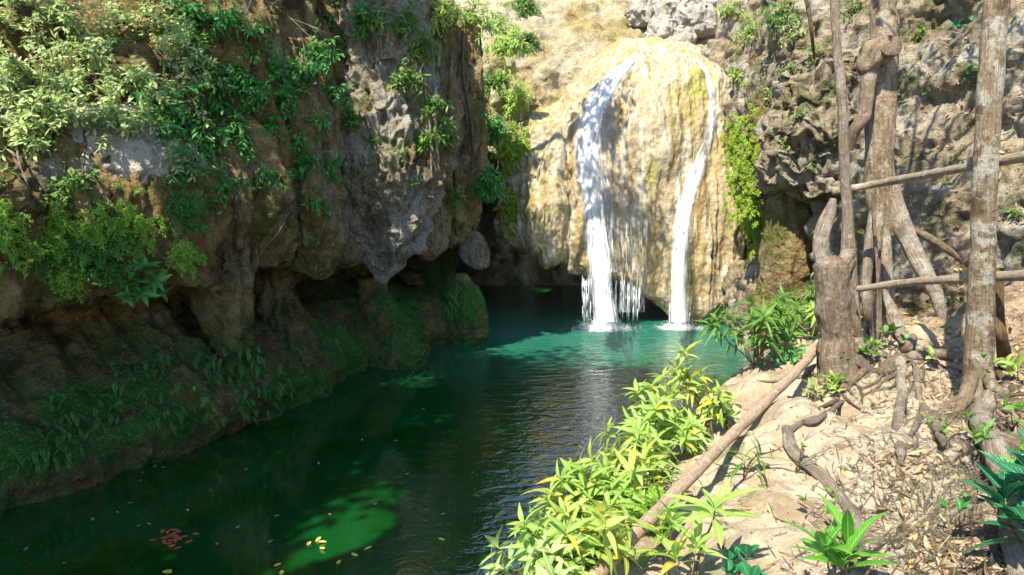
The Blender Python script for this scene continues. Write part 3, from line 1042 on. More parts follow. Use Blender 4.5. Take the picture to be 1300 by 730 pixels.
lobe('boulder', 'smooth blue grey boulder high on the right cliff under the bushes', [q + (.1, .3, 1.0), q + (.05, .1, .6), q + (-.05, 0, 0), q + (-.1, 0, -.7), q + (0, .1, -1.1)], [.2, .5, .6, .55, .15], [.2, .5, .6, .5, .15], (-.7, -.7), M['lobe'], .03, .10, 100, 120, 175, 'boulder')
q = at_dist(992, 372, 15.6)
lobe('boulder', 'tall pale rock at the waterline behind the long leaved bush', [q + (.15, .2, .9), q + (.05, .05, .45), q + (0, 0, 0), q + (-.05, 0, -.6), q + (-.05, 0, -1.2)], [.1, .22, .33, .42, .4], [.1, .25, .35, .4, .4], (-.7, -.7), M['bankrock'], .04, .07, 90, 90, 185, 'boulder')
# pale rocks over the lip of the falls
for px, py, ax_, r, lab, sd_ in [(840, 40, 22.6, .55, 'pointed pale boulder above the lip of the falls', 201), (868, 48, 22.3, .42, 'round pale boulder right above the lip of the falls', 202), (812, 14, 23.6, .5, 'pale block behind the pointed boulder above the falls', 203),
                                (885, 18, 23.6, .7, 'wide white rock at the top above the falls', 204), (925, 160, 21.0, .45, 'white rock face beside the right stream of the falls', 205), (931, 175, 20.2, .28, 'small white stone jutting out above the bright green fern', 206), (850, 8, 24.2, .6, 'white rock touching the top of the picture above the falls', 207)]:
    q = at_dist(px, py, ax_)
    e = rng.normal(size=3) * .12
    lobe('boulder', lab, [q + (e[0], .1, r), q + (0, 0, r * .6), q + (0, 0, -.1 * r), q + (e[1], 0, -r * .8), q + (0, 0, -r * 1.1)], [.1 * r, .75 * r, r, .9 * r, .3 * r], [.1, .6 * r, .8 * r, .7 * r, .2], (-.2, -1), M['boulder'], .02, .2 * r, 70, 90, sd_, 'boulder')


def hit(px, py, which=None, far=40):
    """nearest rock on the sight line: point and normal facing the camera"""
    d = ray(px, py)
    best = None
    for b in (which or ([LEFT, BANK, RIGHT, BACK, DOME] + EXTRA)):
        r = b.ray_cast(Vector(EYE), Vector(d), far)
        if r[0] is not None and (best is None or r[3] < best[2]):
            n = np.array(r[1])
            if np.dot(n, d) > 0:
                n = -n
            best = (np.array(r[0]), n, r[3])
    return (best[0], best[1]) if best else (EYE + d * 12, -d)

# ------------------------------------------------------------------ falling water
def px_at_y(px, py, yy):
    d = ray(px, py)
    return EYE + d * (yy / d[1])


def face_y(x, z, default):
    r = DOME.ray_cast(Vector((x, 14.0, z)), Vector((0, 1, 0)), 12)
    return r[0][1] if r[0] is not None else default


def stream_sheet(px_path, w_px, na, nl, off, wob=.02, seed=1, endz=0.0):
    """a sheet of water following the rock, then falling free; px_path picture points converted at the rock's own distance"""
    C = catmull(np.array(px_path, float), nl)
    W = np.interp(np.linspace(0, 1, nl), np.linspace(0, 1, len(w_px)), w_px)
    V = np.zeros((nl, na, 3))
    UV = np.zeros((nl, na, 2))
    run = 0.0
    for a in range(na):
        f = a / (na - 1) - .5
        prev = None
        for k in range(nl):
            px, py = C[k, 0] + f * W[k], C[k, 1]
            r = DOME.ray_cast(Vector(EYE), Vector(ray(px, py)), 40)
            if r[0] is not None and (prev is None or r[0][1] < prev[1] + .12):
                p = np.array(r[0]) + np.array(r[1]) * (off if np.dot(r[1], ray(px, py)) < 0 else -off)
                if prev is not None and p[2] > prev[2]:
                    p[2] = prev[2] - .01
                if prev is not None and py > 250:
                    p[1] = min(p[1], prev[1] + .01)
            else:
                yy = prev[1] - .012 if prev is not None else 20.2
                p = px_at_y(px, py, yy)
            bow = (1 - (2 * f) ** 2) * .04
            p = p + np.array([0, -bow, 0])
            if p[2] < endz:
                p[2] = endz
            V[k, a] = p
            prev = p
    s = np.concatenate([[0], np.cumsum(np.linalg.norm(np.diff(V[:, na // 2], axis=0), axis=1))])
    nn = fbm(V[..., 0] * 5, V[..., 2] * .8, V[..., 1] * 0, 3, seed)
    V[..., 1] -= np.abs(nn) * wob * 3
    UV[..., 0] = np.linspace(0, 1, na)[None]
    UV[..., 1] = s[:, None]
    return V.reshape(-1, 3), grid_quads(nl, na), UV.reshape(-1, 2)


def add_sheet(name, parent, mat, *a, **k):
    V, Q, UV = stream_sheet(*a, **k)
    return part(name, mesh_from(name, V, Q, None, UV, mat), parent)


def splash(parent, cx, cy, r, n, seed):
    rg = np.random.default_rng(seed)
    na, nr = 48, 12
    rr = np.linspace(0, 1, nr)
    th = np.linspace(0, 2 * np.pi, na, endpoint=False)
    V = np.stack([cx + r * 1.6 * rr[:, None] * np.cos(th), cy - .1 + r * rr[:, None] * np.sin(th), .010 + .04 * np.exp(-(rr[:, None] / .4) ** 2) + 0 * th], -1)
    UV = np.stack(np.broadcast_arrays(rr[:, None], th[None] / 6.28), -1).reshape(-1, 2)
    part('foam', mesh_from('foam', V.reshape(-1, 3), grid_quads(nr, na, True), None, UV, M['foam']), parent)
    b = Bag()
    for i in range(n):
        a, q = rg.random() * 6.28, abs(rg.normal()) * .45
        h = abs(rg.normal()) * .45 * math.exp(-q * 2.4)
        p = np.array([cx + r * q * math.cos(a), cy - .08 + r * .6 * q * math.sin(a), .015 + h])
        s = rg.uniform(.004, .011)
        o6 = np.array([(1, 0, 0), (0, 1, 0), (-1, 0, 0), (0, -1, 0), (0, 0, 1), (0, 0, -1.)]) * s * rg.uniform(.6, 1.4, (1, 3))
        b.add(p + o6, None, np.array([(0, 1, 4), (1, 2, 4), (2, 3, 4), (3, 0, 4), (1, 0, 5), (2, 1, 5), (3, 2, 5), (0, 3, 5)]))
    part('spray', b.mesh('spray', M['drops']), parent)['kind'] = 'stuff'


def threads(parent, px0, px1, top_fn, n, yy, seed):
    rg = np.random.default_rng(seed)
    b = Bag()
    for i in range(n):
        px = rg.uniform(px0, px1)
        zt_ = px_at_y(px, top_fn(px) + rg.uniform(0, 12), yy)
        zb_ = rg.uniform(0, .35) if rg.random() < .8 else rg.uniform(.3, .8)
        y0 = yy + rg.normal() * .12
        x0 = zt_[0]
        k = rg.integers(1, 4)
        za = zt_[2]
        for j in range(k):
            zc = za - (zt_[2] - zb_) / k * rg.uniform(.6, 1)
            b.tube([(x0, y0, za), (x0 + rg.normal() * .004, y0, (za + zc) / 2), (x0, y0, zc)], [.005, .012, .007], sides=5)
            za = za - (zt_[2] - zb_) / k
    part('water_thread', b.mesh('water_thread', M['drops']), parent)['kind'] = 'stuff'


wf = thing('waterfall', 'wide white waterfall sweeping down the left side of the golden rock', 'waterfall', (2.6, 19.2, 0))
PL = [(806, 74), (786, 92), (762, 125), (749, 160), (746, 200), (751, 240), (756, 290), (761, 340), (765, 380), (768, 408)]
WL = [20, 42, 62, 68, 66, 62, 60, 62, 66, 70]
add_sheet('water_sheet', wf, M['falls'], PL, WL, 26, 150, .045, .03, 3)
add_sheet('under_sheet', wf, M['falls2'], PL, [w * .82 for w in WL], 20, 150, .025, .02, 5)
add_sheet('side_veil', wf, M['film'], [(800, 84), (765, 120), (752, 165), (752, 205), (758, 245), (763, 295), (767, 345)], [30, 70, 92, 100, 96, 92, 90], 30, 120, .03, .02, 7)
threads(wf, 738, 752, lambda p: 346, 12, 19.15, 3)
threads(wf, 780, 813, lambda p: 350, 34, 19.3, 4)
splash(wf, px_at_y(767, 402, 18.95)[0], 18.95, .85, 2600, 11)

wf = thing('waterfall', 'narrow curving white waterfall on the right side of the golden rock', 'waterfall', (5.0, 19.2, 0))
PR = [(886, 78), (898, 100), (903, 130), (898, 170), (888, 205), (875, 240), (866, 280), (862, 320), (861, 365), (862, 408)]
WR = [14, 18, 22, 28, 38, 44, 44, 44, 48, 54]
add_sheet('water_sheet', wf, M['falls'], PR, WR, 18, 150, .06, .02, 13)
add_sheet('under_sheet', wf, M['falls2'], PR, [w * .8 for w in WR], 14, 150, .04, .02, 15)
threads(wf, 848, 880, lambda p: 372, 16, 19.05, 5)
splash(wf, px_at_y(863, 402, 18.95)[0], 18.95, .65, 1600, 12)

wf = thing('waterfall', 'faint trickle running down the middle of the golden rock into the right stream', 'waterfall', (4.2, 19.2, 2))
add_sheet('water_sheet', wf, M['film'], [(826, 105), (836, 140), (845, 180), (856, 220), (864, 262)], [8, 12, 13, 14, 16], 12, 80, .035, .01, 23)
wf = thing('waterfall', 'thin veil of water spread over the rock between the two white streams', 'waterfall', (3.6, 19.2, 2))
add_sheet('water_sheet', wf, M['film2'], [(805, 110), (800, 160), (797, 220), (800, 290), (803, 345), (803, 396)], [30, 70, 100, 104, 92, 80], 44, 130, .03, .01, 33)

# ------------------------------------------------------------------ plants
UPV = np.array([0, 0, 1.0])


def shoots_plant(name, label, cat, anchor, out, n, length, leaf, mat, group=None, spread=.7, up=.25, droop=.35, spacing=.055, branch=1,
                 whorl=0, stem_r=.008, shape='lance', leaf_droop=.3, fold=.25, rows=3, first=.2, seed=0, smat='twig', jitter=.0, flat=.4, stem_name='stem'):
    """stems that leave the anchor and bend, with leaves along them and, with whorl, rosettes at the tips"""
    rg = np.random.default_rng(seed)
    anchor, out = np.asarray(anchor, float), norm(out)
    t = thing(name, label, cat, tuple(anchor), group)
    sb, P, D, N = Bag(), [], [], []
    wP, wD, wN = [], [], []

    def shoot(p0, d0, L, depth, r):
        m = 7
        pts, dd = [p0], d0
        for i in range(m):
            dd = norm(dd + np.array([0, 0, -droop]) * (L / m) * 2.2 + rg.normal(size=3) * .10)
            pts.append(pts[-1] + dd * L / m)
        pts = np.array(pts)
        sb.tube(pts, [r, r * .7, r * .35], sides=5, steps=10, cap=False)
        C = catmull(pts, 40)
        T = norm(np.gradient(C, axis=0))
        if spacing:
            k = int(L / spacing)
            for j in range(k):
                f = first + (1 - first) * (j + rg.random() * .6) / max(1, k)
                i = min(39, int(f * 39))
                a = j * 2.4 + rg.normal() * .4
                sd = norm(np.cross(T[i], UPV + 1e-3))
                u2 = np.cross(sd, T[i])
                rad = sd * math.cos(a) + u2 * math.sin(a) * (1 - flat)
                P.append(C[i])
                D.append(T[i] * .55 + rad + rg.normal(size=3) * .25 + np.array([0, 0, -.12]))
                N.append(UPV * .9 + norm(out) * .45 + rg.normal(size=3) * .35)
        if whorl:
            tip, ax = C[-1], norm(T[-1] + UPV * .5)
            sd = norm(np.cross(ax, rg.normal(size=3)))
            u2 = np.cross(ax, sd)
            for j in range(whorl):
                a = j * 2.399 + rg.random() * .3
                e = .15 + .9 * j / whorl
                wP.append(tip - ax * .05 * j / whorl * leaf[0] * 6)
                wD.append(ax * math.cos(e * 1.2) + (sd * math.cos(a) + u2 * math.sin(a)) * math.sin(e * 1.2 + .2))
                wN.append(ax + rg.normal(size=3) * .15)
        if depth > 0:
            for b in range(rg.integers(1, 4)):
                i = int(rg.uniform(.2, .8) * 39)
                shoot(C[i], norm(T[i] + rg.normal(size=3) * .65), L * rg.uniform(.35, .65), depth - 1, r * .6)

    each = n <= 10 or group == 'grey green shrubs on the upper left cliff'
    for i in range(n):
        d0 = norm(out * 1.0 + UPV * up + rg.normal(size=3) * spread)
        if np.dot(d0, out) < -.1:
            d0 = d0 - out * np.dot(d0, out) * 1.5
        shoot(anchor + rg.normal(size=3) * jitter, d0, length * rg.uniform(.55, 1.15), branch, stem_r * rg.uniform(.7, 1.2))
        if each or i == n - 1:
            part(stem_name, sb.mesh('stem', M[smat]), t)
            sb = Bag()
    fb = Bag()
    if P:
        n_ = len(P)
        fb.add(*leaf_arrays(P, D, N, leaf[0] * rg.uniform(.55, 1.25, n_), leaf[1] * rg.uniform(.7, 1.2, n_), leaf_droop * rg.uniform(.2, 1.6, n_), fold, rows, shape))
    if wP:
        n_ = len(wP)
        fb.add(*leaf_arrays(wP, wD, wN, leaf[0] * rg.uniform(.65, 1.2, n_), leaf[1] * rg.uniform(.8, 1.15, n_), leaf_droop * rg.uniform(.5, 1.6, n_), fold, rows, shape))
    part('foliage', fb.mesh('foliage', M[mat]), t)
    return t


def fern_plant(name, label, cat, anchor, out, n, length, mat, group=None, spread=.6, up=.3, droop=.9, pinna=.045, dens=26, area=(.1, .1, .1), seed=0, down=0.0):
    rg = np.random.default_rng(seed)
    anchor, out = np.asarray(anchor, float), norm(out)
    t = thing(name, label, cat, tuple(anchor), group)
    P, D, N, LL = [], [], [], []
    sb = Bag()
    sd0 = norm(np.cross(out, UPV))
    for i in range(n):
        p = anchor + sd0 * rg.normal() * area[0] + UPV * rg.normal() * area[2] + out * rg.uniform(-.2, 1) * area[1]
        dd = norm(out + UPV * (up - down) + rg.normal(size=3) * spread)
        if np.dot(dd, out) < 0:
            dd = dd - 1.6 * out * np.dot(dd, out)
        L = length * rg.uniform(.5, 1.15)
        pts = [p]
        for j in range(8):
            dd = norm(dd + np.array([0, 0, -droop * .28]) + rg.normal(size=3) * .05)
            pts.append(pts[-1] + dd * L / 8)
        sb.tube(pts, [.004, .002], sides=3, steps=8, cap=False)
        C = catmull(np.array(pts), dens)
        T = norm(np.gradient(C, axis=0))
        sd = norm(np.cross(T, UPV + .01))
        f = np.linspace(0, 1, dens)
        prof = np.sin(np.pi * np.clip(f * .85 + .12, 0, 1)) ** .7
        for sgn in (-1, 1):
            P.append(C[1:])
            D.append((sd * sgn + T * .35 + rg.normal(size=C.shape) * .12)[1:])
            N.append(np.cross(sd, T)[1:] + rg.normal(size=C.shape)[1:] * .15)
            LL.append((pinna * prof * (L / length) ** .5)[1:])
    P, D, N, LL = np.vstack(P), np.vstack(D), np.vstack(N), np.concatenate(LL)
    part('stem', sb.mesh('stem', M['twig']), t)
    fb = Bag()
    fb.add(*leaf_arrays(P, D, N, LL * rg.uniform(.8, 1.2, len(LL)), LL * .42 + .004, .2, .1, 2, 'oval'))
    part('fronds', fb.mesh('fronds', M[mat]), t)
    return t


def spray_fern(name, label, anchor, out, n, length, mat, area, seed=0, leaf=.034):
    """a cushion of fine drooping sprays, each with many tiny leaflets"""
    rg = np.random.default_rng(seed)
    anchor, out = np.asarray(anchor, float), norm(out)
    t = thing(name, label, 'fern', tuple(anchor))
    sb, P, D, N = Bag(), [], [], []
    sd0 = norm(np.cross(out, UPV))
    for i in range(n):
        p = anchor + sd0 * rg.normal() * area[0] + UPV * rg.normal() * area[2] + out * rg.uniform(-.2, .9) * area[1]
        d = norm(out * .8 + rg.normal(size=3) * .8 + UPV * .2)
        if np.dot(d, out) < -.2:
            d = d - out * np.dot(d, out)
        L = length * rg.uniform(.45, 1.2)
        pts = [p]
        for j in range(5):
            d = norm(d + np.array([0, 0, -.42]) + rg.normal(size=3) * .12)
            pts.append(pts[-1] + d * L / 5)
        sb.tube(pts, [.003, .0015], sides=3, steps=7, cap=False)
        k = int(L / .0085)
        C = catmull(np.array(pts), k)
        T = norm(np.gradient(C, axis=0))
        wid = .055 * np.sin(np.pi * np.clip(np.linspace(.08, .97, k), 0, 1)) ** .6
        for q in range(3):
            off = norm(rg.normal(size=(k, 3)) * (1, 1, .5)) * (wid * rg.uniform(.1, 1, k))[:, None]
            P.append(C + off)
            D.append(off / .05 + T * .6 + rg.normal(size=(k, 3)) * .35 + np.array([0, 0, -.25]))
            N.append(out * .6 + UPV * .7 + rg.normal(size=(k, 3)) * .4)
    P, D, N = np.vstack(P), np.vstack(D), np.vstack(N)
    part('stem', sb.mesh('stem', M['twig']), t)
    fb = Bag()
    fb.add(*leaf_arrays(P, D, N, leaf * rg.uniform(.6, 1.3, len(P)), leaf * .55 * rg.uniform(.7, 1.2, len(P)), .2, .1, 2, 'oval'))
    part('foliage', fb.mesh('foliage', M[mat]), t)
    return t


def leafmass(name, label, cat, centre, size, n, leaf, mat, group=None, seed=0, trunk=None, clumps=14, smat='bark'):
    """tree crown: twig clumps spread through a volume, each a cloud of leaves on short twigs; with a trunk"""
    rg = np.random.default_rng(seed)
    c = np.asarray(centre, float)
    c = c + np.array([.06, -.035, 0]) * (c[2] - {303: 3.0, 307: 6.8, 320: 6.5}.get(seed, 0)) / .815
    base = np.asarray(trunk[0] if trunk else c, float)
    if trunk:
        r_ = LEFT.ray_cast(Vector((base[0], base[1], 40)), Vector((0, 0, -1)), 60)
        base = np.array([base[0], base[1], r_[0][2] - .15 if r_[0] is not None else base[2]])
    t = thing(name, label, cat, tuple(base), group)
    sb = Bag()
    if trunk:
        sb.tube([base, base * .5 + c * .5 + rg.normal(size=3) * .2, c], [trunk[1], trunk[1] * .75, trunk[1] * .35], sides=14, steps=30, bump=.02)
    P, D, N = [], [], []
    for i in range(clumps):
        v = norm(rg.normal(size=3)) * rg.uniform(.35, 1) ** .6 * np.asarray(size)
        q = c + v
        if trunk:
            sb.tube([c * .75 + base * .25, c + v * .5 + rg.normal(size=3) * .1, q], [trunk[1] * .35, trunk[1] * .2, .01], sides=6, steps=10, cap=False)
        m = n // clumps
        sz = np.asarray(size) * rg.uniform(.22, .42)
        pp = q + rg.normal(size=(m, 3)) * sz * .55
        P.append(pp)
        D.append(norm(pp - q + 1e-3) + rg.normal(size=(m, 3)) * .5 + np.array([0, 0, -.3]))
        N.append(UPV + rg.normal(size=(m, 3)) * .5)
    P, D, N = np.vstack(P), np.vstack(D), np.vstack(N)
    if trunk:
        part('trunk', sb.mesh('trunk', M[smat]), t)
    fb = Bag()
    fb.add(*leaf_arrays(P, D, N, leaf[0] * rg.uniform(.6, 1.2, len(P)), leaf[1] * rg.uniform(.7, 1.2, len(P)), .25, .2, 2, 'lance'))
    part('crown', fb.mesh('crown', M[mat]), t)
    return t


# unseen forest trees, crowns placed to shade the pool and dapple the falls
leafmass('unseen_tree', 'tall broad tree on the plateau left of the pool', 'tree', (-5.8, 4.3, 12.0), (2.6, 2.5, 1.5), 8200, (.32, .15), 'leaf_mid', None, 301, ((-10.0, 3.2, 8.5), .25), 26)
leafmass('unseen_tree', 'second tree on the plateau with its crown reaching over the pool', 'tree', (-3.6, 5.6, 12.6), (2.2, 1.8, 1.2), 4600, (.32, .15), 'leaf_mid', None, 302, ((-9.8, 6.2, 8.5), .2), 24)
leafmass('unseen_tree', 'slender tree on the edge of the left cliff near the falls', 'tree', (-1.1, 14.4, 12.0), (1.5, 1.4, 1.0), 620, (.26, .11), 'leaf_mid', None, 303, ((-4.6, 13.6, 8.6), .16), 12)
leafmass('unseen_tree', 'tall tree standing back on the left cliff', 'tree', (-6.2, 7.7, 12.6), (2.3, 2.1, 1.2), 5200, (.28, .12), 'leaf_mid', None, 304, ((-8.6, 11.2, 9.2), .2), 20)
leafmass('unseen_tree', 'unseen bent tree shaped to shade the near water from behind the viewer', 'tree', (-5.7, 1.7, 11.0), (.95, 1.25, .7), 2300, (.30, .14), 'leaf_mid', None, 305, ((-12.8, -1.0, 8.4), .2), 16)  # unseen crown shaped to shade the near water around one sunlit gap

leafmass('unseen_tree', 'unseen tree added to shade the near left corner of the pool', 'tree', (-9.7, 2.3, 11.7), (1.7, 1.9, 1.2), 6800, (.30, .14), 'leaf_mid', None, 306, ((-13.5, 1.5, 8.5), .22), 26)  # tree added out of view to keep the near corner shaded
leafmass('unseen_tree', 'small tree on the very corner of the left cliff above the golden rock', 'tree', (-.2, 16.6, 12.3), (.9, .8, .6), 420, (.26, .11), 'leaf_mid', None, 307, ((-3.4, 16.6, 8.6), .12), 9)
for i_, (cx_, cy_, tx_, ty_) in enumerate([(-8.9, 4.1, -12.5, 5.0), (-8.1, 6.3, -11.0, 8.0), (-11.3, 1.0, -15.0, 2.0), (-8.7, .2, -13.0, -1.5)]):  # unseen trees added to fill sun gaps over the pool
    leafmass('unseen_tree', ['unseen tree added between the big crowns to shade the pool', 'unseen tree added behind the upper left shrubs to shade the pool', 'unseen tree added at the far left of the plateau to shade the pool', 'unseen tree added nearest the viewer to shade the pool'][i_], 'tree', (cx_, cy_, 12.0), (1.15, 1.15, .6), 3200, (.3, .14), 'leaf_mid', None, 310 + i_, ((tx_, ty_, 8.5), .12), 10)
leafmass('unseen_tree', 'unseen tree added to shade the pale tongue of rock', 'tree', (-4.5, 12.4, 12.2), (1.6, 1.2, .7), 2600, (.28, .12), 'leaf_mid', None, 320, ((-7.5, 13.0, 8.6), .15), 14)  # unseen tree added so the tongue of rock stays in shade
# ---- things on the left cliff
def L_at(px, py, lift=.0):
    p, n = hit(px, py)
    return p + n * lift, n


SUNN = np.array([.35, -.75, .1])
PALE = [
    (18, 30, 'grey green shrub in the top left corner of the cliff'),
    (75, 25, 'pale shrub at the top edge between the corner shrub and the twiggy shrub'),
    (130, 45, 'twiggy pale shrub with bare grey stems near the top edge'),
    (195, 35, 'leafy shrub at the top edge beside the dark cliff'),
    (40, 95, 'loose grey green shrub over the left edge below the corner'),
    (105, 95, 'dense pale shrub above the sunlit boulder'),
    (170, 95, 'bright pale shrub catching the most sun on the left cliff'),
    (25, 160, 'small grey green shrub low at the left edge above the fern'),
    (215, 120, 'pale shrub reaching right towards the dark green leaves'),
    (150, 145, 'shrub with pale leaves hanging just over the sunlit boulder'),
    (235, 70, 'half shaded shrub where the pale shrubs meet the dark cliff'),
    (85, 150, 'thin pale shrub left of the sunlit boulder'),
]
for i, (px, py, lab) in enumerate(PALE):
    p, n = L_at(px, py + 10)
    shoots_plant('shrub', lab, 'shrub', p - n * .05, n * .8 + SUNN * .5, 15, .75, (.12, .052), 'leaf_pale', 'grey green shrubs on the upper left cliff', .75, .35, .40, .034, 2, 0, .009, 'obov', .15, .2, 3, .15, 400 + i, 'twig_pale')
p, n = L_at(215, 205)
shoots_plant('shrub', 'pale shrub sprig sticking out right of the sunlit boulder', 'shrub', p, n + SUNN * .3 + np.array([.5, 0, 0]), 6, .5, (.11, .042), 'leaf_pale', None, .4, .1, .3, .04, 1, 0, .008, 'obov', .2, .2, 3, .15, 431, 'twig_pale')
p, n = L_at(85, 235)
shoots_plant('shrub', 'glossy round leaved shrub between the sunlit boulder and the hanging fern', 'shrub', p, n + SUNN * .4, 12, .45, (.10, .055), 'leaf_mid', None, .7, .1, .5, .045, 1, 0, .008, 'obov', .2, .2, 3, .15, 433)
p, n = L_at(5, 232)
shoots_plant('shrub', 'small dark broad leaved plant at the left edge above the fern', 'shrub', p, n + SUNN * .4, 5, .35, (.14, .055), 'leaf_mid', None, .5, .3, .4, .06, 0, 0, .006, 'lance', .3, .2, 3, .2, 434)

FERN = [
    ((90, 285), 90, .62, 'fern', (.38, .25, .22), 'bright green fern hanging in a wide curtain below the boulder'),
    ((150, 285), 80, .60, 'fern', (.30, .22, .24), 'yellow green fern tufts at the right end of the hanging curtain'),
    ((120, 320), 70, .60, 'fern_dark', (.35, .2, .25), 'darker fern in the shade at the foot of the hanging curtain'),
    ((85, 345), 46, .45, 'fern', (.18, .15, .16), 'small fern tuft dangling lowest under the hanging curtain'),
    ((0, 290), 60, .65, 'fern', (.2, .25, .28), 'bright fern cut off by the left edge of the picture'),
    ((236, 318), 46, .42, 'fern', (.13, .18, .12), 'compact yellow green fern alone right of the hanging curtain'),
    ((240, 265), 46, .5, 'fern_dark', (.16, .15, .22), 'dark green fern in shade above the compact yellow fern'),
]
for i, ((px, py), n_, L, m, ar, lab) in enumerate(FERN):
    p, n = L_at(px, py, .02)
    spray_fern('hanging_fern', lab, p, n * .6 + SUNN * .5, int(n_ * 1.25), L * .46, m, (ar[0] * .78, ar[1] * 1.5, ar[2] * .85), 460 + i)
p, n = L_at(178, 352)
shoots_plant('broadleaf_plant', 'dark green broad leaved plant hanging right of the fern curtain', 'plant', p, n + SUNN * .3, 5, .42, (.22, .085), 'leaf_dark', None, .5, .2, .6, .1, 0, 5, .007, 'lance', .4, .25, 4, .3, 480)
p, n = L_at(165, 330)
shoots_plant('broadleaf_plant', 'small mid green plant among the fern tufts', 'plant', p, n + SUNN * .3, 5, .3, (.15, .06), 'leaf_mid', None, .5, .2, .6, .08, 0, 4, .006, 'lance', .4, .25, 3, .3, 481)

DARK = [
    (215, 165, .55, 9, 'dark leafy plant trailing below the pale shrubs'),
    (262, 60, .5, 10, 'dark shrub on the cliff left of the dead branch'),
    (285, 125, .5, 9, 'dark green creeper halfway down beside the bare brown streaks'),
    (268, 165, .45, 7, 'dark creeper sprays under the pale shrub that reaches right'),
    (320, 45, .4, 8, 'dark green plant behind the dead branch'),
    (345, 85, .45, 9, 'leafy dark plant just below the tips of the dead branch'),
    (375, 90, .4, 9, 'dark green plant left of the broad leaved rosette'),
    (345, 150, .4, 7, 'dark plant below and left of the broad leaved rosette'),
    (420, 30, .4, 7, 'small dark plant at the top edge above the rosette'),
    (400, 160, .32, 6, 'dark sprig under the broad leaved rosette'),
    (415, 215, .35, 7, 'dark leafy sprig on the left edge of the pale tongue'),
    (385, 215, .38, 6, 'dark green weeds in the groove left of the pale tongue'),
    (405, 255, .3, 6, 'low dark weeds lower in the groove left of the pale tongue'),
    (340, 220, .35, 5, 'sparse dark weeds on the brown drape'),
    (240, 215, .4, 6, 'dark plant right of the pale sprig'),
    (440, 60, .35, 6, 'dark plant at the upper left shoulder of the pale tongue'),
    (290, 20, .5, 9, 'dark bushy plant at the top edge left of the dead branch'),
    (240, 20, .5, 9, 'dark bushy plant at the top edge next to the pale shrubs'),
    (300, 85, .5, 9, 'dark plant under the smaller dead branch'),
    (395, 60, .4, 8, 'dark plant just above the broad leaved rosette'),
    (325, 110, .5, 9, 'dark plant between the creeper and the broad leaved rosette'),
    (360, 125, .45, 9, 'dark plant close left of the broad leaved rosette'),
    (310, 160, .45, 8, 'dark plant below the brown streaks'),
    (255, 110, .5, 9, 'dark plant against the right side of the pale shrubs'),
    (375, 180, .4, 8, 'dark plant in the groove below the rosette'),
    (240, 160, .45, 8, 'dark plant where the pale shrubs end at the bottom'),
    (290, 240, .4, 7, 'dark plant low on the brown streaked cliff'),
    (420, 120, .35, 8, 'dark plant between the rosette and the pale tongue'),
    (445, 150, .3, 7, 'dark sprig on the upper left edge of the pale tongue'),
    (455, 18, .45, 8, 'dark plant at the top edge left of the pale tongue'),
]
for i, (px, py, L, n_, lab) in enumerate(DARK):
    p, n = L_at(px, py)
    shoots_plant('creeper', lab, 'plant', p - n * .03, n + np.array([.1, -.2, -.1]), int(n_ * 1.6), L * 1.35, (.125, .05), 'leaf_dark', 'dark green plants on the shaded cliff', .8, .2, .6, .042, 1, 0, .006, 'lance', .3, .22, 3, .1, 500 + i)
WEED = [
    (402, 308, 'bright green weed on the olive brown hanging rock'),
    (408, 335, 'second bright green weed lower on the olive brown hanging rock'),
    (452, 342, 'bright green weed dangling beside the tip of the pale tongue'),
    (482, 205, 'yellow green weed on the middle of the pale tongue'),
    (472, 175, 'tiny green weed high on the pale tongue'),
    (512, 195, 'green weed on the right half of the pale tongue'),
    (526, 236, 'small weed low on the right half of the pale tongue'),
    (455, 215, 'dark weed left of the yellow green weed'),
]
for i, (px, py, lab) in enumerate(WEED):
    p, n = L_at(px, py)
    shoots_plant('weed', lab, 'plant', p, n + UPV * .2, 5, .2, (.085, .04), 'leaf_mid', 'weeds on the hanging rocks', .6, .3, .5, .04, 0, 3, .004, 'lance', .3, .2, 3, .2, 540 + i)
# the rosette with broad glossy leaves
p, n = L_at(402, 112)
shoots_plant('rosette_plant', 'plant with big glossy oval leaves growing out of the shaded cliff', 'plant', p, n + np.array([.2, -.3, .1]), 3, .28, (.30, .15), 'leaf_broad', None, .7, .3, .2, 0, 0, 7, .014, 'obov', .2, .22, 5, .3, 561)

# vegetation over the pale tongue and the corner
TOP = [
    (470, 12, .5, 'leaf_mid', 'leafy plant at the top edge over the pale tongue'),
    (515, 22, .5, 'leaf_mid', 'arching plant over the right shoulder of the pale tongue'),
    (560, 12, .6, 'leaf_lime', 'sunlit shrub at the top edge beside the vine covered rock'),
    (600, 18, .6, 'leaf_lime', 'bright shrub at the top of the cliff corner'),
    (630, 30, .55, 'leaf_lime', 'bright bush standing in front of the sunny slope'),
    (533, 60, .4, 'leaf_mid', 'trailing plant on the right side of the pale tongue'),
    (520, 95, .4, 'leaf_mid', 'hanging green sprays beside the brown vines'),
    (545, 130, .42, 'leaf_mid', 'long leaved sprays in the middle of the vine covered rock'),
    (560, 160, .38, 'leaf_mid', 'grassy sprays low on the vine covered rock'),
    (535, 175, .35, 'leaf_mid', 'small green tuft at the right edge of the pale tongue'),
    (575, 250, .3, 'leaf_mid', 'green tuft on the rock buttress at the corner'),
]
for i, (px, py, L, m, lab) in enumerate(TOP):
    p, n = L_at(px, py)
    shoots_plant('trailing_plant', lab, 'plant', p - n * .03, n + np.array([.25, -.35, 0]), 13, L * 1.3, (.15, .048), m, None, .7, .2, .7, .05, 1, 0, .007, 'lance', .35, .22, 3, .1, 580 + i)
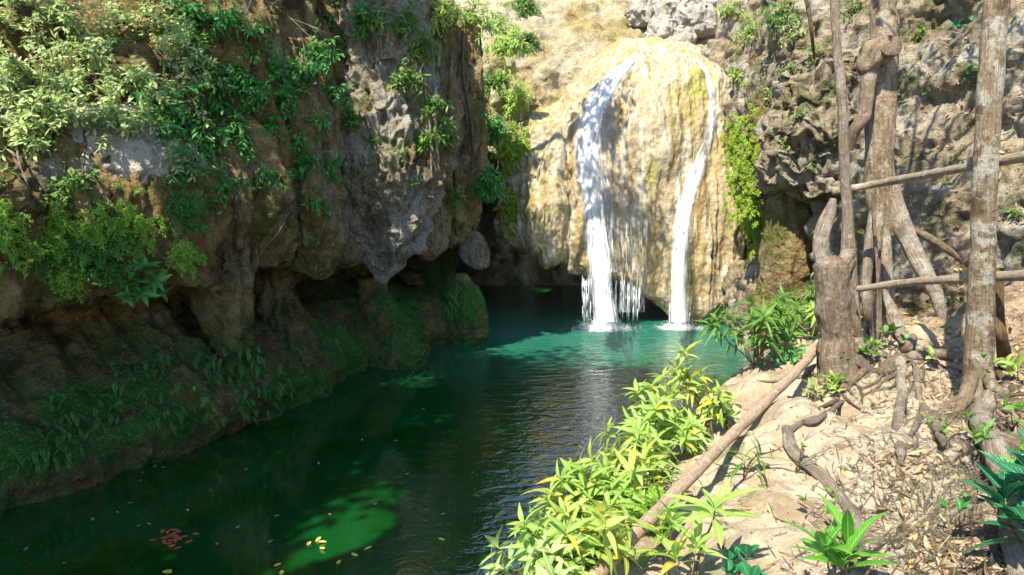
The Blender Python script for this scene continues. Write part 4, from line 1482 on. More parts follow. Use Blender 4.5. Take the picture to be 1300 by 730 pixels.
GAP = [
    (640, 60, .8, 'leaf_lime', 'large yellow green bush beside the dark gap near the top'),
    (625, 105, .7, 'leaf_mid', 'green bush in the middle of the dark gap'),
    (648, 125, .7, 'leaf_lime', 'bright bush leaning over the left shoulder of the golden rock'),
    (622, 165, .6, 'leaf_dark', 'dark bush deep in the gap beside the cliff corner'),
    (655, 185, .55, 'leaf_lime', 'lowest bright bush on the left shoulder of the golden rock'),
    (668, 55, .6, 'leaf_mid', 'green bush on the sunny slope left of the dry rock'),
    (662, 8, .7, 'leaf_mid', 'green bush at the top edge on the sunny slope'),
    (612, 230, .5, 'leaf_dark', 'dark hanging bush at the bottom of the gap'),
]
for i, (px, py, L, m, lab) in enumerate(GAP):
    p = at_dist(px, py, 20.3 if py > 40 else 21.5)
    h_, n = hit(px, py)
    if np.dot(h_ - EYE, h_ - EYE) < np.dot(p - EYE, p - EYE) + .3 or px > 640:
        p = h_
    shoots_plant('bush', lab, 'bush', p, np.array([.2, -.8, .2]), 26, L * 1.1, (.17, .055), m, None, .9, .3, .6, .036, 1, 0, .009, 'lance', .4, .22, 3, .1, 610 + i)
for i, (px, py, n_, L, m, ar, lab) in enumerate([
        (652, 200, 60, .4, 'fern_moss', (.25, .15, .35), 'lime green moss and fern on the left rim of the golden rock'),
        (650, 265, 40, .3, 'fern_moss', (.15, .1, .3), 'ragged green moss low on the left rim of the golden rock'),
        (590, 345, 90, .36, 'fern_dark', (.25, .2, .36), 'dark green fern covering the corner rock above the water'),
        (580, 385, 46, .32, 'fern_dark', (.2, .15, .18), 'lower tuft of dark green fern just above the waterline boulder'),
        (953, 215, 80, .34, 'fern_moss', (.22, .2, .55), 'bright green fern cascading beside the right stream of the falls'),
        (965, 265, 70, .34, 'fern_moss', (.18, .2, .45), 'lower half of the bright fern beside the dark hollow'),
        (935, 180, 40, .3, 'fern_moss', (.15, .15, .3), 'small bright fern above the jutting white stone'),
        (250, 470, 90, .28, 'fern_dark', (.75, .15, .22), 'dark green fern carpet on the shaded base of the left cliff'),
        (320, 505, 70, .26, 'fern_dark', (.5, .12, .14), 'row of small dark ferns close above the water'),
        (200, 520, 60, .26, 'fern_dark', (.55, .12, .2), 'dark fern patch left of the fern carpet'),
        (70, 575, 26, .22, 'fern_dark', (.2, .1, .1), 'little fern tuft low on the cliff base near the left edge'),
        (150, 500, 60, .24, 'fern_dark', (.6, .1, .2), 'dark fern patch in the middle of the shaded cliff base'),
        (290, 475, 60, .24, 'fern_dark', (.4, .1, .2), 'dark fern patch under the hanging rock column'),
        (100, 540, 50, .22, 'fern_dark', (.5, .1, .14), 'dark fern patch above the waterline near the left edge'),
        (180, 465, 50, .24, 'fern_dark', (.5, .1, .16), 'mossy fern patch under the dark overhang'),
        ]):
    p, n = L_at(px, py, .01)
    o_ = n * .8 + (SUNN * .4 if py < 360 else np.array([.2, -.3, 0]))
    if m == 'fern_moss':
        spray_fern('fern', lab, p, o_, int(n_ * 2.6), L * .7, m, ar, 640 + i, .045)
    else:
        fern_plant('fern', lab, 'fern', p, o_, n_, L, m, None, .6, .25, 1.0, .04, 18, ar, 640 + i)

# dead branch, vines and hanging roots on the left cliff
def branchy(name, label, cat, path, r, mat, n_sub=6, seed=0, sub=.5, group=None):
    rg = np.random.default_rng(seed)
    path = np.asarray(path, float)
    t = thing(name, label, cat, tuple(path[0]), group)
    b = Bag()
    b.tube(path, [r, r * .6, r * .25], sides=7, steps=30, bump=r * .2)
    part('stem', b.mesh('stem', M[mat]), t)
    C = catmull(path, 60)
    T = norm(np.gradient(C, axis=0))
    L = np.linalg.norm(np.diff(C, axis=0), axis=1).sum()
    for i in range(n_sub):
        k = int(rg.uniform(.15, .92) * 59)
        d = norm(T[k] + rg.normal(size=3) * .5)
        l = L * sub * rg.uniform(.4, 1) * (1 - k / 90)
        b = Bag()
        p1 = C[k] + d * l * .5 + rg.normal(size=3) * .03 * l
        p2 = C[k] + d * l + np.array([0, 0, -.18 * l])
        b.tube([C[k], p1, p2], [r * .5, r * .35, r * .15], sides=6, steps=14)
        for j in range(2):
            dd = norm(d + rg.normal(size=3) * .6)
            b.tube([p1, p1 + dd * l * .22, p1 + dd * l * .4 + np.array([0, 0, -.1 * l])], [r * .3, r * .2, r * .1], sides=5, steps=8)
        part('twig', b.mesh('twig', M[mat]), t)
    return t


def L_off(px, py, off):
    p, n = hit(px, py)
    d = ray(px, py)
    return p - d * off


branchy('dead_branch', 'bare pale dead branch hanging into the picture at the top over the dark cliff', 'branch', [L_off(305, -25, .6), L_off(335, 0, .7), L_off(365, 20, .75), L_off(395, 48, .7)], .018, 'twig_pale', 8, 701, .55)
branchy('dead_branch', 'smaller pale dead branch left of the large one at the top edge', 'branch', [L_off(325, -15, .5), L_off(312, 22, .5), L_off(322, 45, .5)], .012, 'twig_pale', 4, 702, .5)
branchy('dead_twig', 'thin pale dead stem curving down the brown drape', 'twig', [L_off(367, 270, .12), L_off(352, 297, .2), L_off(332, 320, .2), L_off(322, 347, .12)], .012, 'twig_pale', 1, 703, .3)
branchy('dead_twig', 'pale dead twig hanging right of the curved dead stem', 'twig', [L_off(364, 272, .1), L_off(355, 315, .14), L_off(352, 345, .1)], .009, 'twig_pale', 1, 704, .2)
branchy('dead_twig', 'thin brown root dangling above the compact yellow fern', 'twig', [L_off(285, 200, .1), L_off(292, 225, .15), L_off(290, 238, .1)], .009, 'vine', 1, 705, .2)
VINES = [
    ([(556, -5), (558, 60), (552, 130), (556, 205), (563, 300)], .035, 'thick brown vine hanging beside the pale tongue'),
    ([(572, -5), (573, 70), (570, 140), (578, 220), (580, 300)], .05, 'thickest brown vine running down the cliff corner'),
    ([(590, 20), (588, 90), (598, 150), (600, 200), (590, 260)], .04, 'brown vine nearest the dark gap'),
    ([(545, 30), (538, 90), (545, 150), (548, 220)], .02, 'thin vine between the pale tongue and the thick vines'),
    ([(505, -5), (510, 50), (503, 95), (512, 130)], .014, 'thin root hanging on the upper part of the pale tongue'),
    ([(480, -5), (473, 30), (480, 60), (476, 90)], .012, 'thin brown root at the top left of the pale tongue'),
    ([(410, 200), (414, 260), (408, 300)], .012, 'thin root in the groove beside the pale tongue'),
    ([(565, 290), (562, 330), (566, 372)], .012, 'thin root hanging free left of the dark fern'),
    ([(557, 290), (552, 330), (555, 360)], .010, 'second thin root hanging free left of the dark fern'),
    ([(700, 175), (682, 225), (690, 270), (688, 310)], .022, 'pale root snaking down the left lobe of the golden rock'),
    ([(18, 60), (30, 120), (22, 190), (35, 235)], .016, 'grey stem running down behind the shrubs near the left edge'),
    ([(92, 70), (100, 130), (108, 180), (104, 225)], .016, 'thin dark stem crossing the sunlit boulder'),
]
for i, (pp, r, lab) in enumerate(VINES):
    pts = np.array([L_off(a, b, .03 + r * .6) for a, b in pp])
    b = Bag()
    b.tube(pts, [r, r * 1.1, r * .9, r * .6], sides=9, steps=60, bump=r * .35, bscale=8, seed=i)
    o = rooted('vine', b.mesh('vine', M['twig_pale' if 'pale' in lab or 'grey' in lab else 'vine']), pts[0])
    tag(o, lab, 'vine', 'vines and hanging roots')

# ------------------------------------------------------------------ trees and roots of the right bank
def G(px, py, lift=0.0):
    """ground point on the bank under a picture point"""
    d = ray(px, py)
    r = BANK.ray_cast(Vector(EYE), Vector(d), 40)
    if r[0] is None:
        p, n = hit(px, py)
        return p + n * lift
    n = np.array(r[1])
    return np.array(r[0]) + (n if n[2] > 0 else -n) * lift


def onto(p, lift):
    r = BANK.ray_cast(Vector((p[0], p[1], 30)), Vector((0, 0, -1)), 60)
    z = r[0][2] if r[0] is not None else p[2]
    return np.array([p[0], p[1], z + lift])


def P_at(px, py, y):
    return px_at_y(px, py, y)


def tube_part(name, parent, pts, rad, mat, sides=20, steps=60, bump=.02, bscale=6, seed=0, label=None):
    b = Bag()
    b.tube(np.array(pts), rad, sides=sides, steps=steps, bump=bump, bscale=bscale, seed=seed)
    return part(name, b.mesh(name, M[mat]), parent, label)


def crown_part(parent, centre, size, n, leaf, mat, seed, clumps, limbs=None, bark='bark'):
    rg = np.random.default_rng(seed)
    c = np.asarray(centre, float)
    P, D, N = [], [], []
    sb = Bag()
    for i in range(clumps):
        v = norm(rg.normal(size=3)) * rg.uniform(.35, 1) ** .6 * np.asarray(size)
        q = c + v
        sb.tube([np.asarray(limbs), (np.asarray(limbs) + q) / 2 + rg.normal(size=3) * .12, q], [.05, .03, .008], sides=6, steps=10, cap=False)
        m = n // clumps
        pp = q + rg.normal(size=(m, 3)) * np.asarray(size) * rg.uniform(.12, .22)
        P.append(pp)
        D.append(norm(pp - q + 1e-3) + rg.normal(size=(m, 3)) * .5 + np.array([0, 0, -.3]))
        N.append(UPV + rg.normal(size=(m, 3)) * .5)
    P, D, N = np.vstack(P), np.vstack(D), np.vstack(N)
    part('limb', sb.mesh('limb', M[bark]), parent)
    fb = Bag()
    fb.add(*leaf_arrays(P, D, N, leaf[0] * rg.uniform(.6, 1.2, len(P)), leaf[1] * rg.uniform(.7, 1.2, len(P)), .25, .2, 2, 'lance'))
    part('crown', fb.mesh('crown', M[mat]), parent)


# big fig with splayed roots
yF = 8.5
base = G(1122, 405)
fig = thing('fig_tree', 'thick fig tree with pale roots splayed like legs below its knotted trunk', 'tree', tuple(base))
top = P_at(1122, 0, yF + .25)
fig_trunk = tube_part('trunk', fig, [P_at(1122, 300, yF), P_at(1117, 230, yF), P_at(1118, 160, yF + .05), P_at(1120, 90, yF + .1), P_at(1123, 40, yF + .15), top, top + (.05, .1, 1.2), top + (.3, .2, 2.6)],
          [.15, .175, .165, .17, .15, .14, .13, .09], 'bark', 36, 150, .035, 7, 11)
tube_part('burl', fig_trunk, [P_at(1108, 105, yF - .05), P_at(1104, 82, yF - .14), P_at(1112, 62, yF - .16), P_at(1124, 55, yF - .12)], [.09, .13, .125, .10], 'bark', 26, 50, .06, 7, 12)
tube_part('cut_stub', fig_trunk, [P_at(1118, 70, yF - .05), P_at(1128, 60, yF - .22), P_at(1131, 57, yF - .27)], [.12, .13, .13], 'bark', 22, 16, .02, 9, 13, 'pale sawn branch stub')
tube_part('branch', fig_trunk, [P_at(1104, 85, yF - .1), P_at(1101, 115, yF - .16), P_at(1098, 145, yF - .18), P_at(1086, 165, yF - .16), P_at(1078, 190, yF - .1)], [.10, .075, .075, .07, .05], 'bark', 20, 60, .02, 8, 14, 'short crooked branch growing down beside the trunk')
ROOTS = [
    ([P_at(1128, 235, yF - .02), P_at(1140, 275, yF - .12), P_at(1158, 315, yF - .22), P_at(1176, 348, yF - .38), P_at(1190, 378, yF - .5), onto(P_at(1198, 400, yF - .55), -.05)], [.13, .135, .125, .11, .085, .06]),
    ([P_at(1116, 262, yF - .02), P_at(1106, 310, yF - .12), P_at(1100, 350, yF - .2), P_at(1101, 395, yF - .3), G(1106, 432, .02)], [.12, .085, .07, .06, .035]),
    ([P_at(1119, 285, yF - .04), P_at(1124, 320, yF - .2), P_at(1127, 355, yF - .3), P_at(1130, 385, yF - .45), G(1146, 428, .06), G(1158, 452, .0)], [.11, .085, .085, .075, .07, .05]),
    ([P_at(1112, 320, yF), P_at(1114, 360, yF - .1), P_at(1117, 400, yF - .15), G(1118, 432, .0)], [.05, .045, .04, .03]),
    ([P_at(1132, 250, yF + .1), P_at(1150, 285, yF + .15), P_at(1180, 302, yF + .1), P_at(1205, 318, yF + .05), P_at(1218, 330, yF + .1)], [.09, .075, .06, .05, .03]),
    ([G(1178, 345, .06), G(1200, 343, .07), G(1225, 350, .05), G(1238, 362, .02)], [.07, .065, .055, .03]),
]
for i, (pts, rr) in enumerate(ROOTS):
    tube_part('root', fig, pts, [x_ * .85 for x_ in rr], 'root' if i in (1, 2, 0) else 'bark', 20, 70, .016, 8, 20 + i)
crown_part(fig, top + (1.0, .6, 4.2), (2.0, 1.8, 1.2), 900, (.22, .10), 'leaf_mid', 31, 14, top + (.3, .2, 2.4))

# slender leaning tree
yS = 7.7
sap = thing('slender_tree', 'slender pale tree leaning in front of the rails with a forked foot', 'tree', tuple(G(1093, 452)))
st = P_at(1060, -5, yS + .1)
tube_part('trunk', sap, [G(1095, 455, -.05), P_at(1088, 425, yS - .1), P_at(1083, 385, yS), P_at(1077, 330, yS), P_at(1076, 270, yS), P_at(1072, 205, yS), P_at(1069, 130, yS), P_at(1063, 60, yS + .05), st, st + (-.05, .1, 1.5), st + (.1, .1, 2.6)],
          [.05, .055, .065, .085, .055, .054, .052, .048, .046, .04, .03], 'root', 24, 150, .012, 8, 41)
tube_part('root', sap, [P_at(1078, 320, yS - .02), P_at(1068, 335, yS - .1), P_at(1052, 330, yS - .12), P_at(1040, 325, yS - .1)], [.07, .06, .055, .04], 'bark', 18, 40, .02, 8, 42)
tube_part('root', sap, [P_at(1080, 330, yS - .05), P_at(1072, 352, yS - .1), P_at(1082, 385, yS - .12), P_at(1088, 420, yS - .16), G(1092, 446, .0)], [.06, .05, .045, .045, .03], 'bark', 16, 50, .012, 8, 43)
crown_part(sap, st + (.4, .5, 3.4), (1.3, 1.3, .9), 700, (.2, .09), 'leaf_mid', 44, 9, st + (.1, .1, 2.4), 'root')

# thick stump with its broken prong
yT = float(G(1066, 470)[1]) + .12
b0 = G(1062, 468)
stump = thing('tree_stump', 'thick knobbly grey tree stump with a broken leaning prong on top', 'stump', tuple(b0))
stump_trunk = tube_part('trunk', stump, [G(1068, 478, -.15), G(1066, 462, .05), P_at(1064, 430, yT), P_at(1059, 395, yT), P_at(1055, 360, yT), P_at(1054, 338, yT), P_at(1056, 325, yT + .02)],
          [x_ * yT / 8.3 for x_ in (.25, .225, .205, .205, .20, .19, .08)], 'bark_stump', 44, 130, .06, 5, 51)
tube_part('prong', stump_trunk, [P_at(1048, 352, yT), P_at(1042, 318, yT), P_at(1046, 292, yT), P_at(1054, 268, yT + .02), P_at(1058, 252, yT + .03)], [.09, .085, .08, .065, .035], 'root', 22, 60, .025, 8, 52)
for i, (a, b_, c_) in enumerate([((1050, 440), (1046, 462), (1040, 490)), ((1082, 445), (1094, 462), (1108, 472)), ((1075, 450), (1082, 470), (1080, 490))]):
    tube_part('root', stump, [P_at(*a, yT - .05), G(*b_, .05), G(*c_, -.02)], [.10, .07, .03], 'bark_stump', 18, 40, .02, 7, 55 + i)

# blotchy tree on the right
yL = float(G(1243, 502)[1]) + .10
lb = G(1243, 505)
lt = thing('lichen_tree', 'straight tree with blotchy lichen bark standing behind the rails at the right', 'tree', tuple(lb))
ltop = P_at(1266, -5, yL + .15)
tube_part('trunk', lt, [G(1238, 520, -.15), G(1242, 498, .05), P_at(1244, 440, yL), P_at(1246, 370, yL), P_at(1248, 300, yL), P_at(1251, 220, yL), P_at(1254, 150, yL + .05), P_at(1259, 75, yL + .1), ltop, ltop + (.1, .05, 1.5), ltop + (.3, .2, 3)],
          [x_ * yL / 6.05 for x_ in (.15, .12, .112, .105, .10, .10, .098, .10, .098, .09, .06)], 'bark_lichen', 36, 160, .02, 5, 61)
tube_part('root', lt, [P_at(1237, 470, yL), G(1226, 506, .03), G(1212, 530, .0)], [.065, .055, .02], 'bark_lichen', 18, 30, .02, 7, 62)
tube_part('root', lt, [P_at(1250, 470, yL + .03), G(1264, 492, .03), G(1285, 500, .0)], [.06, .05, .02], 'bark_lichen', 18, 30, .02, 7, 63)
crown_part(lt, ltop + (.9, .9, 4.0), (1.7, 1.5, 1.0), 560, (.22, .10), 'leaf_mid', 64, 11, ltop + (.3, .2, 2.8))
# thin dark stem next to it and a hanging sapling at the top
b = Bag()
pts = [G(1276, 470, -.02), P_at(1272, 430, yL + .25), P_at(1268, 400, yL + .3), P_at(1270, 340, yL + .35)]
b.tube(pts, [.06, .05, .045, .03], sides=14, steps=40, bump=.01, seed=66)
o = rooted('dead_sapling', b.mesh('dead_sapling', M['vine']), pts[0])
tag(o, 'short dark dead trunk close behind the blotchy tree', 'stump')
b = Bag()
pts = [P_at(1022, -8, 11.5), P_at(1028, 20, 11.5), P_at(1031, 48, 11.6), P_at(1034, 75, 12.2)]
b.tube(pts, [.035, .035, .03, .02], sides=10, steps=30, bump=.008, seed=67)
o = rooted('vine', b.mesh('vine', M['twig']), pts[0])
tag(o, 'thin woody vine hanging at the top left of the slender tree', 'vine')

def thin_roots(parent, px, py, n, mat, seed, spread=60, r=.016, len_=(40, 120)):
    rg = np.random.default_rng(seed)
    for i in range(n):
        a = rg.uniform(.1, 3.05)
        l = rg.uniform(*len_)
        pts, x_, y_ = [], px + rg.normal() * 12, py + rg.normal() * 5
        for j in range(7):
            pts.append(G(x_, y_, .012 if 0 < j < 6 else -.02))
            a = a + rg.normal() * .35
            x_ += math.cos(a) * l / 6
            y_ += math.sin(a) * l / 6 * .7
        tube_part('root', parent, pts, [r * rg.uniform(.7, 1.5), r, r * .3], mat, 9, 50, .006, 9, seed * 31 + i)


thin_roots(stump, 1062, 474, 7, 'bark_stump', 91)
thin_roots(fig, 1125, 440, 10, 'root', 92, r=.018)
thin_roots(fig, 1160, 455, 8, 'bark', 93, r=.016, len_=(60, 150))
thin_roots(lt, 1243, 508, 9, 'bark', 94, r=.014, len_=(50, 130))
for i_ in range(7):
    rg_ = np.random.default_rng(950 + i_)
    x_ = rg_.uniform(1086, 1150)
    yy_ = yF - rg_.uniform(.0, .5)
    tube_part('aerial_root', fig, [P_at(1112 + rg_.uniform(-8, 10), rg_.uniform(215, 280), yF - .1), P_at(x_ * .6 + 445, 340, yy_), P_at(x_, 395, yy_ - .05), G(x_ + rg_.uniform(-6, 6), 436, -.02)], [.014, .018, .016, .01], 'root' if i_ % 2 else 'bark', 9, 50, .006, 9, 960 + i_)
# ---- poles
def pole(name, label, pts, rad, mat, seed):
    b = Bag()
    b.tube(np.array(pts), rad, sides=18, steps=120, bump=.010, bscale=4, seed=seed)
    for k in range(5):
        C = catmull(np.array(pts), 100)
        i = int(np.random.default_rng(seed + k).uniform(8, 92))
        d = norm(np.random.default_rng(seed + k).normal(size=3))
        b.tube([C[i], C[i] + d * rad[0] * 1.15], [rad[0] * .5, rad[0] * .25], sides=7, steps=4)
    o = rooted(name, b.mesh(name, M[mat]), pts[0])
    tag(o, label, 'pole', 'wooden poles of the path railing')


pole('wooden_rail', 'upper wooden rail running from the slender tree past the blotchy tree', [P_at(1056, 243, yS + .13), P_at(1110, 234, 7.75), P_at(1180, 221, 6.6), P_at(1240, 210, 5.85), P_at(1310, 197, 5.2)], [.045, .042, .042, .042, .045], 'pole_grey', 71)
pole('wooden_rail', 'lower wooden rail crossing in front of the fig roots', [P_at(1090, 367, 7.35), P_at(1140, 360, 6.9), P_at(1200, 355, 6.2), P_at(1250, 352, 5.8), P_at(1312, 349, 5.3)], [.038, .042, .042, .042, .045], 'pole_grey', 72)
p0, p1 = at_dist(742, 745, 4.5), P_at(1044, 436, 7.95)
for _ in range(60):
    tt_ = np.linspace(.03, .97, 40)[:, None]
    seg = p0 * (1 - tt_) + p1 * tt_
    gap = seg[:, 2] - np.array([onto(q_, 0)[2] for q_ in seg])
    if gap.min() > .045:
        break
    if np.argmin(gap) < 16:
        p0 = p0 - ray(742, 745) * .03
    else:
        p1 = p1 - ray(1044, 436) * .05
q1, q2 = p0 * .65 + p1 * .35 + (0, 0, .012), p0 * .3 + p1 * .7 + (.012, 0, 0)
print('pole ends', p0, p1)
pole('long_pole', 'long bare pole lying along the bank edge up to the stump', [p0, q1, q2, p1], [.042, .044, .046, .050], 'pole', 73)

# ---- loose roots on the ground
LOOSE = [
    ([(1000, 548), (1008, 575), (1035, 600), (1062, 628), (1082, 660), (1092, 690), (1095, 704)], [.055, .06, .06, .055, .05, .04, .02], 'curved grey root winding down over the pale rock'),
    ([(1003, 548), (1018, 540), (1045, 530), (1070, 512), (1095, 498)], [.03, .032, .03, .03, .02], 'straight root lying from the curved root towards the stump'),
    ([(1142, 462), (1142, 500), (1141, 540), (1143, 572), (1143, 592)], [.075, .06, .055, .045, .02], 'flat pale root hanging straight down the brown earth'),
    ([(1165, 470), (1168, 500), (1172, 520), (1190, 545), (1203, 566)], [.04, .04, .045, .05, .03], 'forked pale root right of the flat hanging root'),
    ([(1172, 522), (1165, 540), (1155, 555)], [.035, .03, .015], 'short side root under the forked pale root'),
    ([(1118, 475), (1145, 460), (1165, 455), (1195, 452), (1225, 456)], [.06, .075, .075, .07, .05], 'dark root lying across the slope below the fig tree'),
    ([(1150, 455), (1160, 430), (1168, 405), (1172, 395)], [.06, .05, .045, .03], 'stubby root rising from the dark cross root'),
    ([(1256, 508), (1250, 535), (1262, 570), (1280, 600), (1300, 622)], [.10, .10, .095, .09, .08], 'thick smooth grey root at the foot of the blotchy tree'),
    ([(1270, 560), (1295, 572), (1320, 580)], [.07, .06, .05], 'branch of the thick root running out of the picture on the right'),
    ([(1284, 650), (1288, 690), (1292, 740)], [.075, .08, .08], 'pale root end in the lower right corner behind the big leaves'),
    ([(1100, 470), (1075, 492), (1062, 510), (1040, 520)], [.05, .05, .04, .02], 'brown root below the stump'),
    ([(1290, 500), (1262, 470), (1240, 462)], [.04, .04, .03], 'dark root behind the foot of the blotchy tree'),
]
for i, (pp, r, lab) in enumerate(LOOSE):
    pts = [G(a, b_, r[min(j, len(r) - 1)] * .55) for j, (a, b_) in enumerate(pp)]
    b = Bag()
    b.tube(np.array(pts), [x_ * .8 for x_ in r], sides=18, steps=90, bump=.014, bscale=9, seed=80 + i)
    m = 'root' if ('pale' in lab or 'grey' in lab or 'straight' in lab) else 'bark'
    o = rooted('root', b.mesh('root', M[m]), pts[0])
    tag(o, lab, 'root', 'roots on the right bank')

# ---- plants of the right bank
BANKP = [
    # px, py(ground), lift along, n shoots, length, leaf L, W, mat, whorl, label
    (905, 560, 7, .75, (.17, .05), 'leaf_yell', 9, 'tall yellow green bush highest on the bank with yellowing leaves'),
    (868, 575, 8, .72, (.16, .048), 'leaf_lime', 9, 'leafy lime bush left of the tall yellow green bush'),
    (925, 545, 7, .45, (.11, .055), 'leaf_lime', 0, 'round leaved bush between the tall yellow green bush and the pole'),
    (838, 610, 8, .65, (.16, .048), 'leaf_lime', 9, 'lime green bush in the middle of the bank'),
    (812, 640, 8, .60, (.16, .048), 'leaf_yell', 9, 'yellow green bush reaching out over the pool'),
    (785, 668, 8, .50, (.15, .045), 'leaf_lime', 9, 'lower lime bush next to the blue water'),
    (848, 640, 5, .30, (.11, .05), 'leaf_lime', 5, 'small lime plant close above the pole'),
    (752, 700, 9, .50, (.14, .045), 'leaf_yell', 8, 'bushy yellow green plant near the lower edge'),
    (728, 750, 7, .38, (.13, .042), 'leaf_lime', 8, 'leafy plant cut by the lower edge left of the pole'),
    (770, 725, 7, .36, (.12, .045), 'leaf_yell', 7, 'low yellow green plant beside the lower end of the pole'),
    (742, 716, 7, .38, (.14, .046), 'leaf_lime', 8, 'bushy lime plant leaning far out over the blue water'),
    (800, 672, 8, .5, (.14, .046), 'leaf_lime', 8, 'lime bush on the slope above the feathery fern'),
    (718, 742, 6, .36, (.13, .044), 'leaf_yell', 8, 'yellow green plant at the lower edge left of the leafy plant'),
    (715, 765, 6, .34, (.12, .042), 'leaf_pale', 7, 'pale green plant in the leftmost part of the bank'),
]
for i, (px, py, n_, L, lf, m, wh, lab) in enumerate(BANKP):
    p = G(px, py)
    shoots_plant('bank_bush', lab, 'bush', p, np.array([-.42, .1, .9]), max(4, int(n_ * .72)), L * .98, (lf[0] * 1.02, lf[1] * .95), m, 'lime green bushes along the bank', .45, .5, .12, .085 if wh else .045, 1, wh, .009, 'lance' if wh else 'obov', .75, .22, 5, .35, 800 + i)
for i, (px, py, n_, L, lab) in enumerate([(800, 700, 26, .42, 'feathery yellow green fern on the bank above the lower pole end'), (762, 690, 24, .4, 'feathery fern between the lower bushes and the water'), (838, 668, 18, .34, 'feathery fern beside the middle of the pole'), (735, 735, 26, .36, 'feathery fern at the lower edge of the bank')]):
    p = G(px, py, .02)
    fern_plant('bank_fern', lab, 'fern', p, np.array([-.4, .0, .9]), n_, L, 'fern', None, .6, .5, .8, .06, 22, (.12, .1, .03), 830 + i)
FAR = [
    (958, 468, 9, .85, (.22, .048), 'leaf_mid', 'drooping long leaved bush at the far waterline'),
    (1012, 425, 9, .85, (.22, .048), 'leaf_mid', 'long leaved bush between the pale waterline rock and the stump'),
    (985, 440, 6, .6, (.19, .045), 'leaf_mid', 'smaller long leaved plant between the two large drooping bushes'),
    (1030, 432, 5, .6, (.18, .045), 'leaf_lime', 'sunlit long leaved plant touching the stump'),
]
for i, (px, py, n_, L, lf, m, lab) in enumerate(FAR):
    p = G(px, py)
    shoots_plant('long_leaved_bush', lab, 'bush', p, np.array([-.2, -.2, .9]), n_, L, lf, m, None, .4, .5, .15, .12, 0, 12, .012, 'lance', 1.0, .25, 5, .5, 850 + i)
p = G(985, 462)
shoots_plant('bank_bush', 'blue green low plant under the drooping far bush', 'bush', p, np.array([-.2, -.2, .9]), 7, .35, (.13, .06), 'leaf_dark', None, .6, .3, .2, .06, 0, 3, .008, 'obov', .3, .2, 3, .3, 858)
# plants near the viewer
p = G(885, 735)
shoots_plant('seedling', 'tall single stemmed plant with drooping lance leaves right of the pole', 'plant', p, np.array([-.02, .05, 1]), 1, .62, (.24, .055), 'leaf_lime', None, .02, .5, .02, 0, 0, 11, .010, 'lance', .6, .25, 6, .3, 870)
p = G(842, 745)
shoots_plant('seedling', 'light green whorled seedling leaning over the lower pole', 'plant', p, np.array([-.1, .0, 1]), 2, .35, (.20, .05), 'leaf_lime', None, .25, .5, .1, 0, 0, 9, .008, 'lance', .5, .25, 6, .3, 871)
p = G(866, 765)
shoots_plant('seedling', 'second lance leaved seedling at the lower edge', 'plant', p, np.array([-.05, .0, 1]), 2, .33, (.20, .05), 'leaf_lime', None, .2, .5, .1, 0, 0, 9, .008, 'lance', .5, .25, 6, .3, 872)
p = G(935, 745)
shoots_plant('seedling', 'small plant with round blue green leaves at the lower edge', 'plant', p, np.array([0, 0, 1]), 4, .22, (.085, .065), 'leaf_broad', None, .45, .5, .1, .07, 0, 4, .005, 'obov', .15, .2, 6, .5, 873)
p = G(945, 610)
shoots_plant('seedling', 'wilted dull green plant hanging its long leaves on the pale rock', 'plant', p, np.array([-.1, -.2, 1]), 2, .2, (.26, .028), 'leaf_mid', None, .25, .3, .1, 0, 0, 7, .007, 'lance', 1.2, .3, 6, .3, 874)
p = G(1070, 775, .0)
shoots_plant('foreground_plant', 'bright green plant with pointed glossy leaves at the bottom edge', 'plant', p, np.array([-.02, .06, 1]), 3, .30, (.25, .062), 'leaf_fore', None, .28, .6, .05, 0, 0, 8, .009, 'lance', .3, .28, 8, .3, 880)
p = G(1318, 735, .0)
shoots_plant('foreground_plant', 'glossy blue green plant with broad leaves at the lower right edge', 'plant', p, np.array([-.12, .05, 1]), 5, .48, (.26, .075), 'leaf_broad', None, .3, .5, .08, .12, 0, 9, .010, 'lance', .3, .25, 8, .45, 881)
p = G(1325, 690, .0)
shoots_plant('foreground_plant', 'bright green leaves of a plant entering from the right edge', 'plant', p, np.array([-.25, .0, 1]), 3, .40, (.24, .07), 'leaf_fore', None, .25, .5, .08, .13, 0, 7, .009, 'lance', .3, .25, 8, .45, 882)

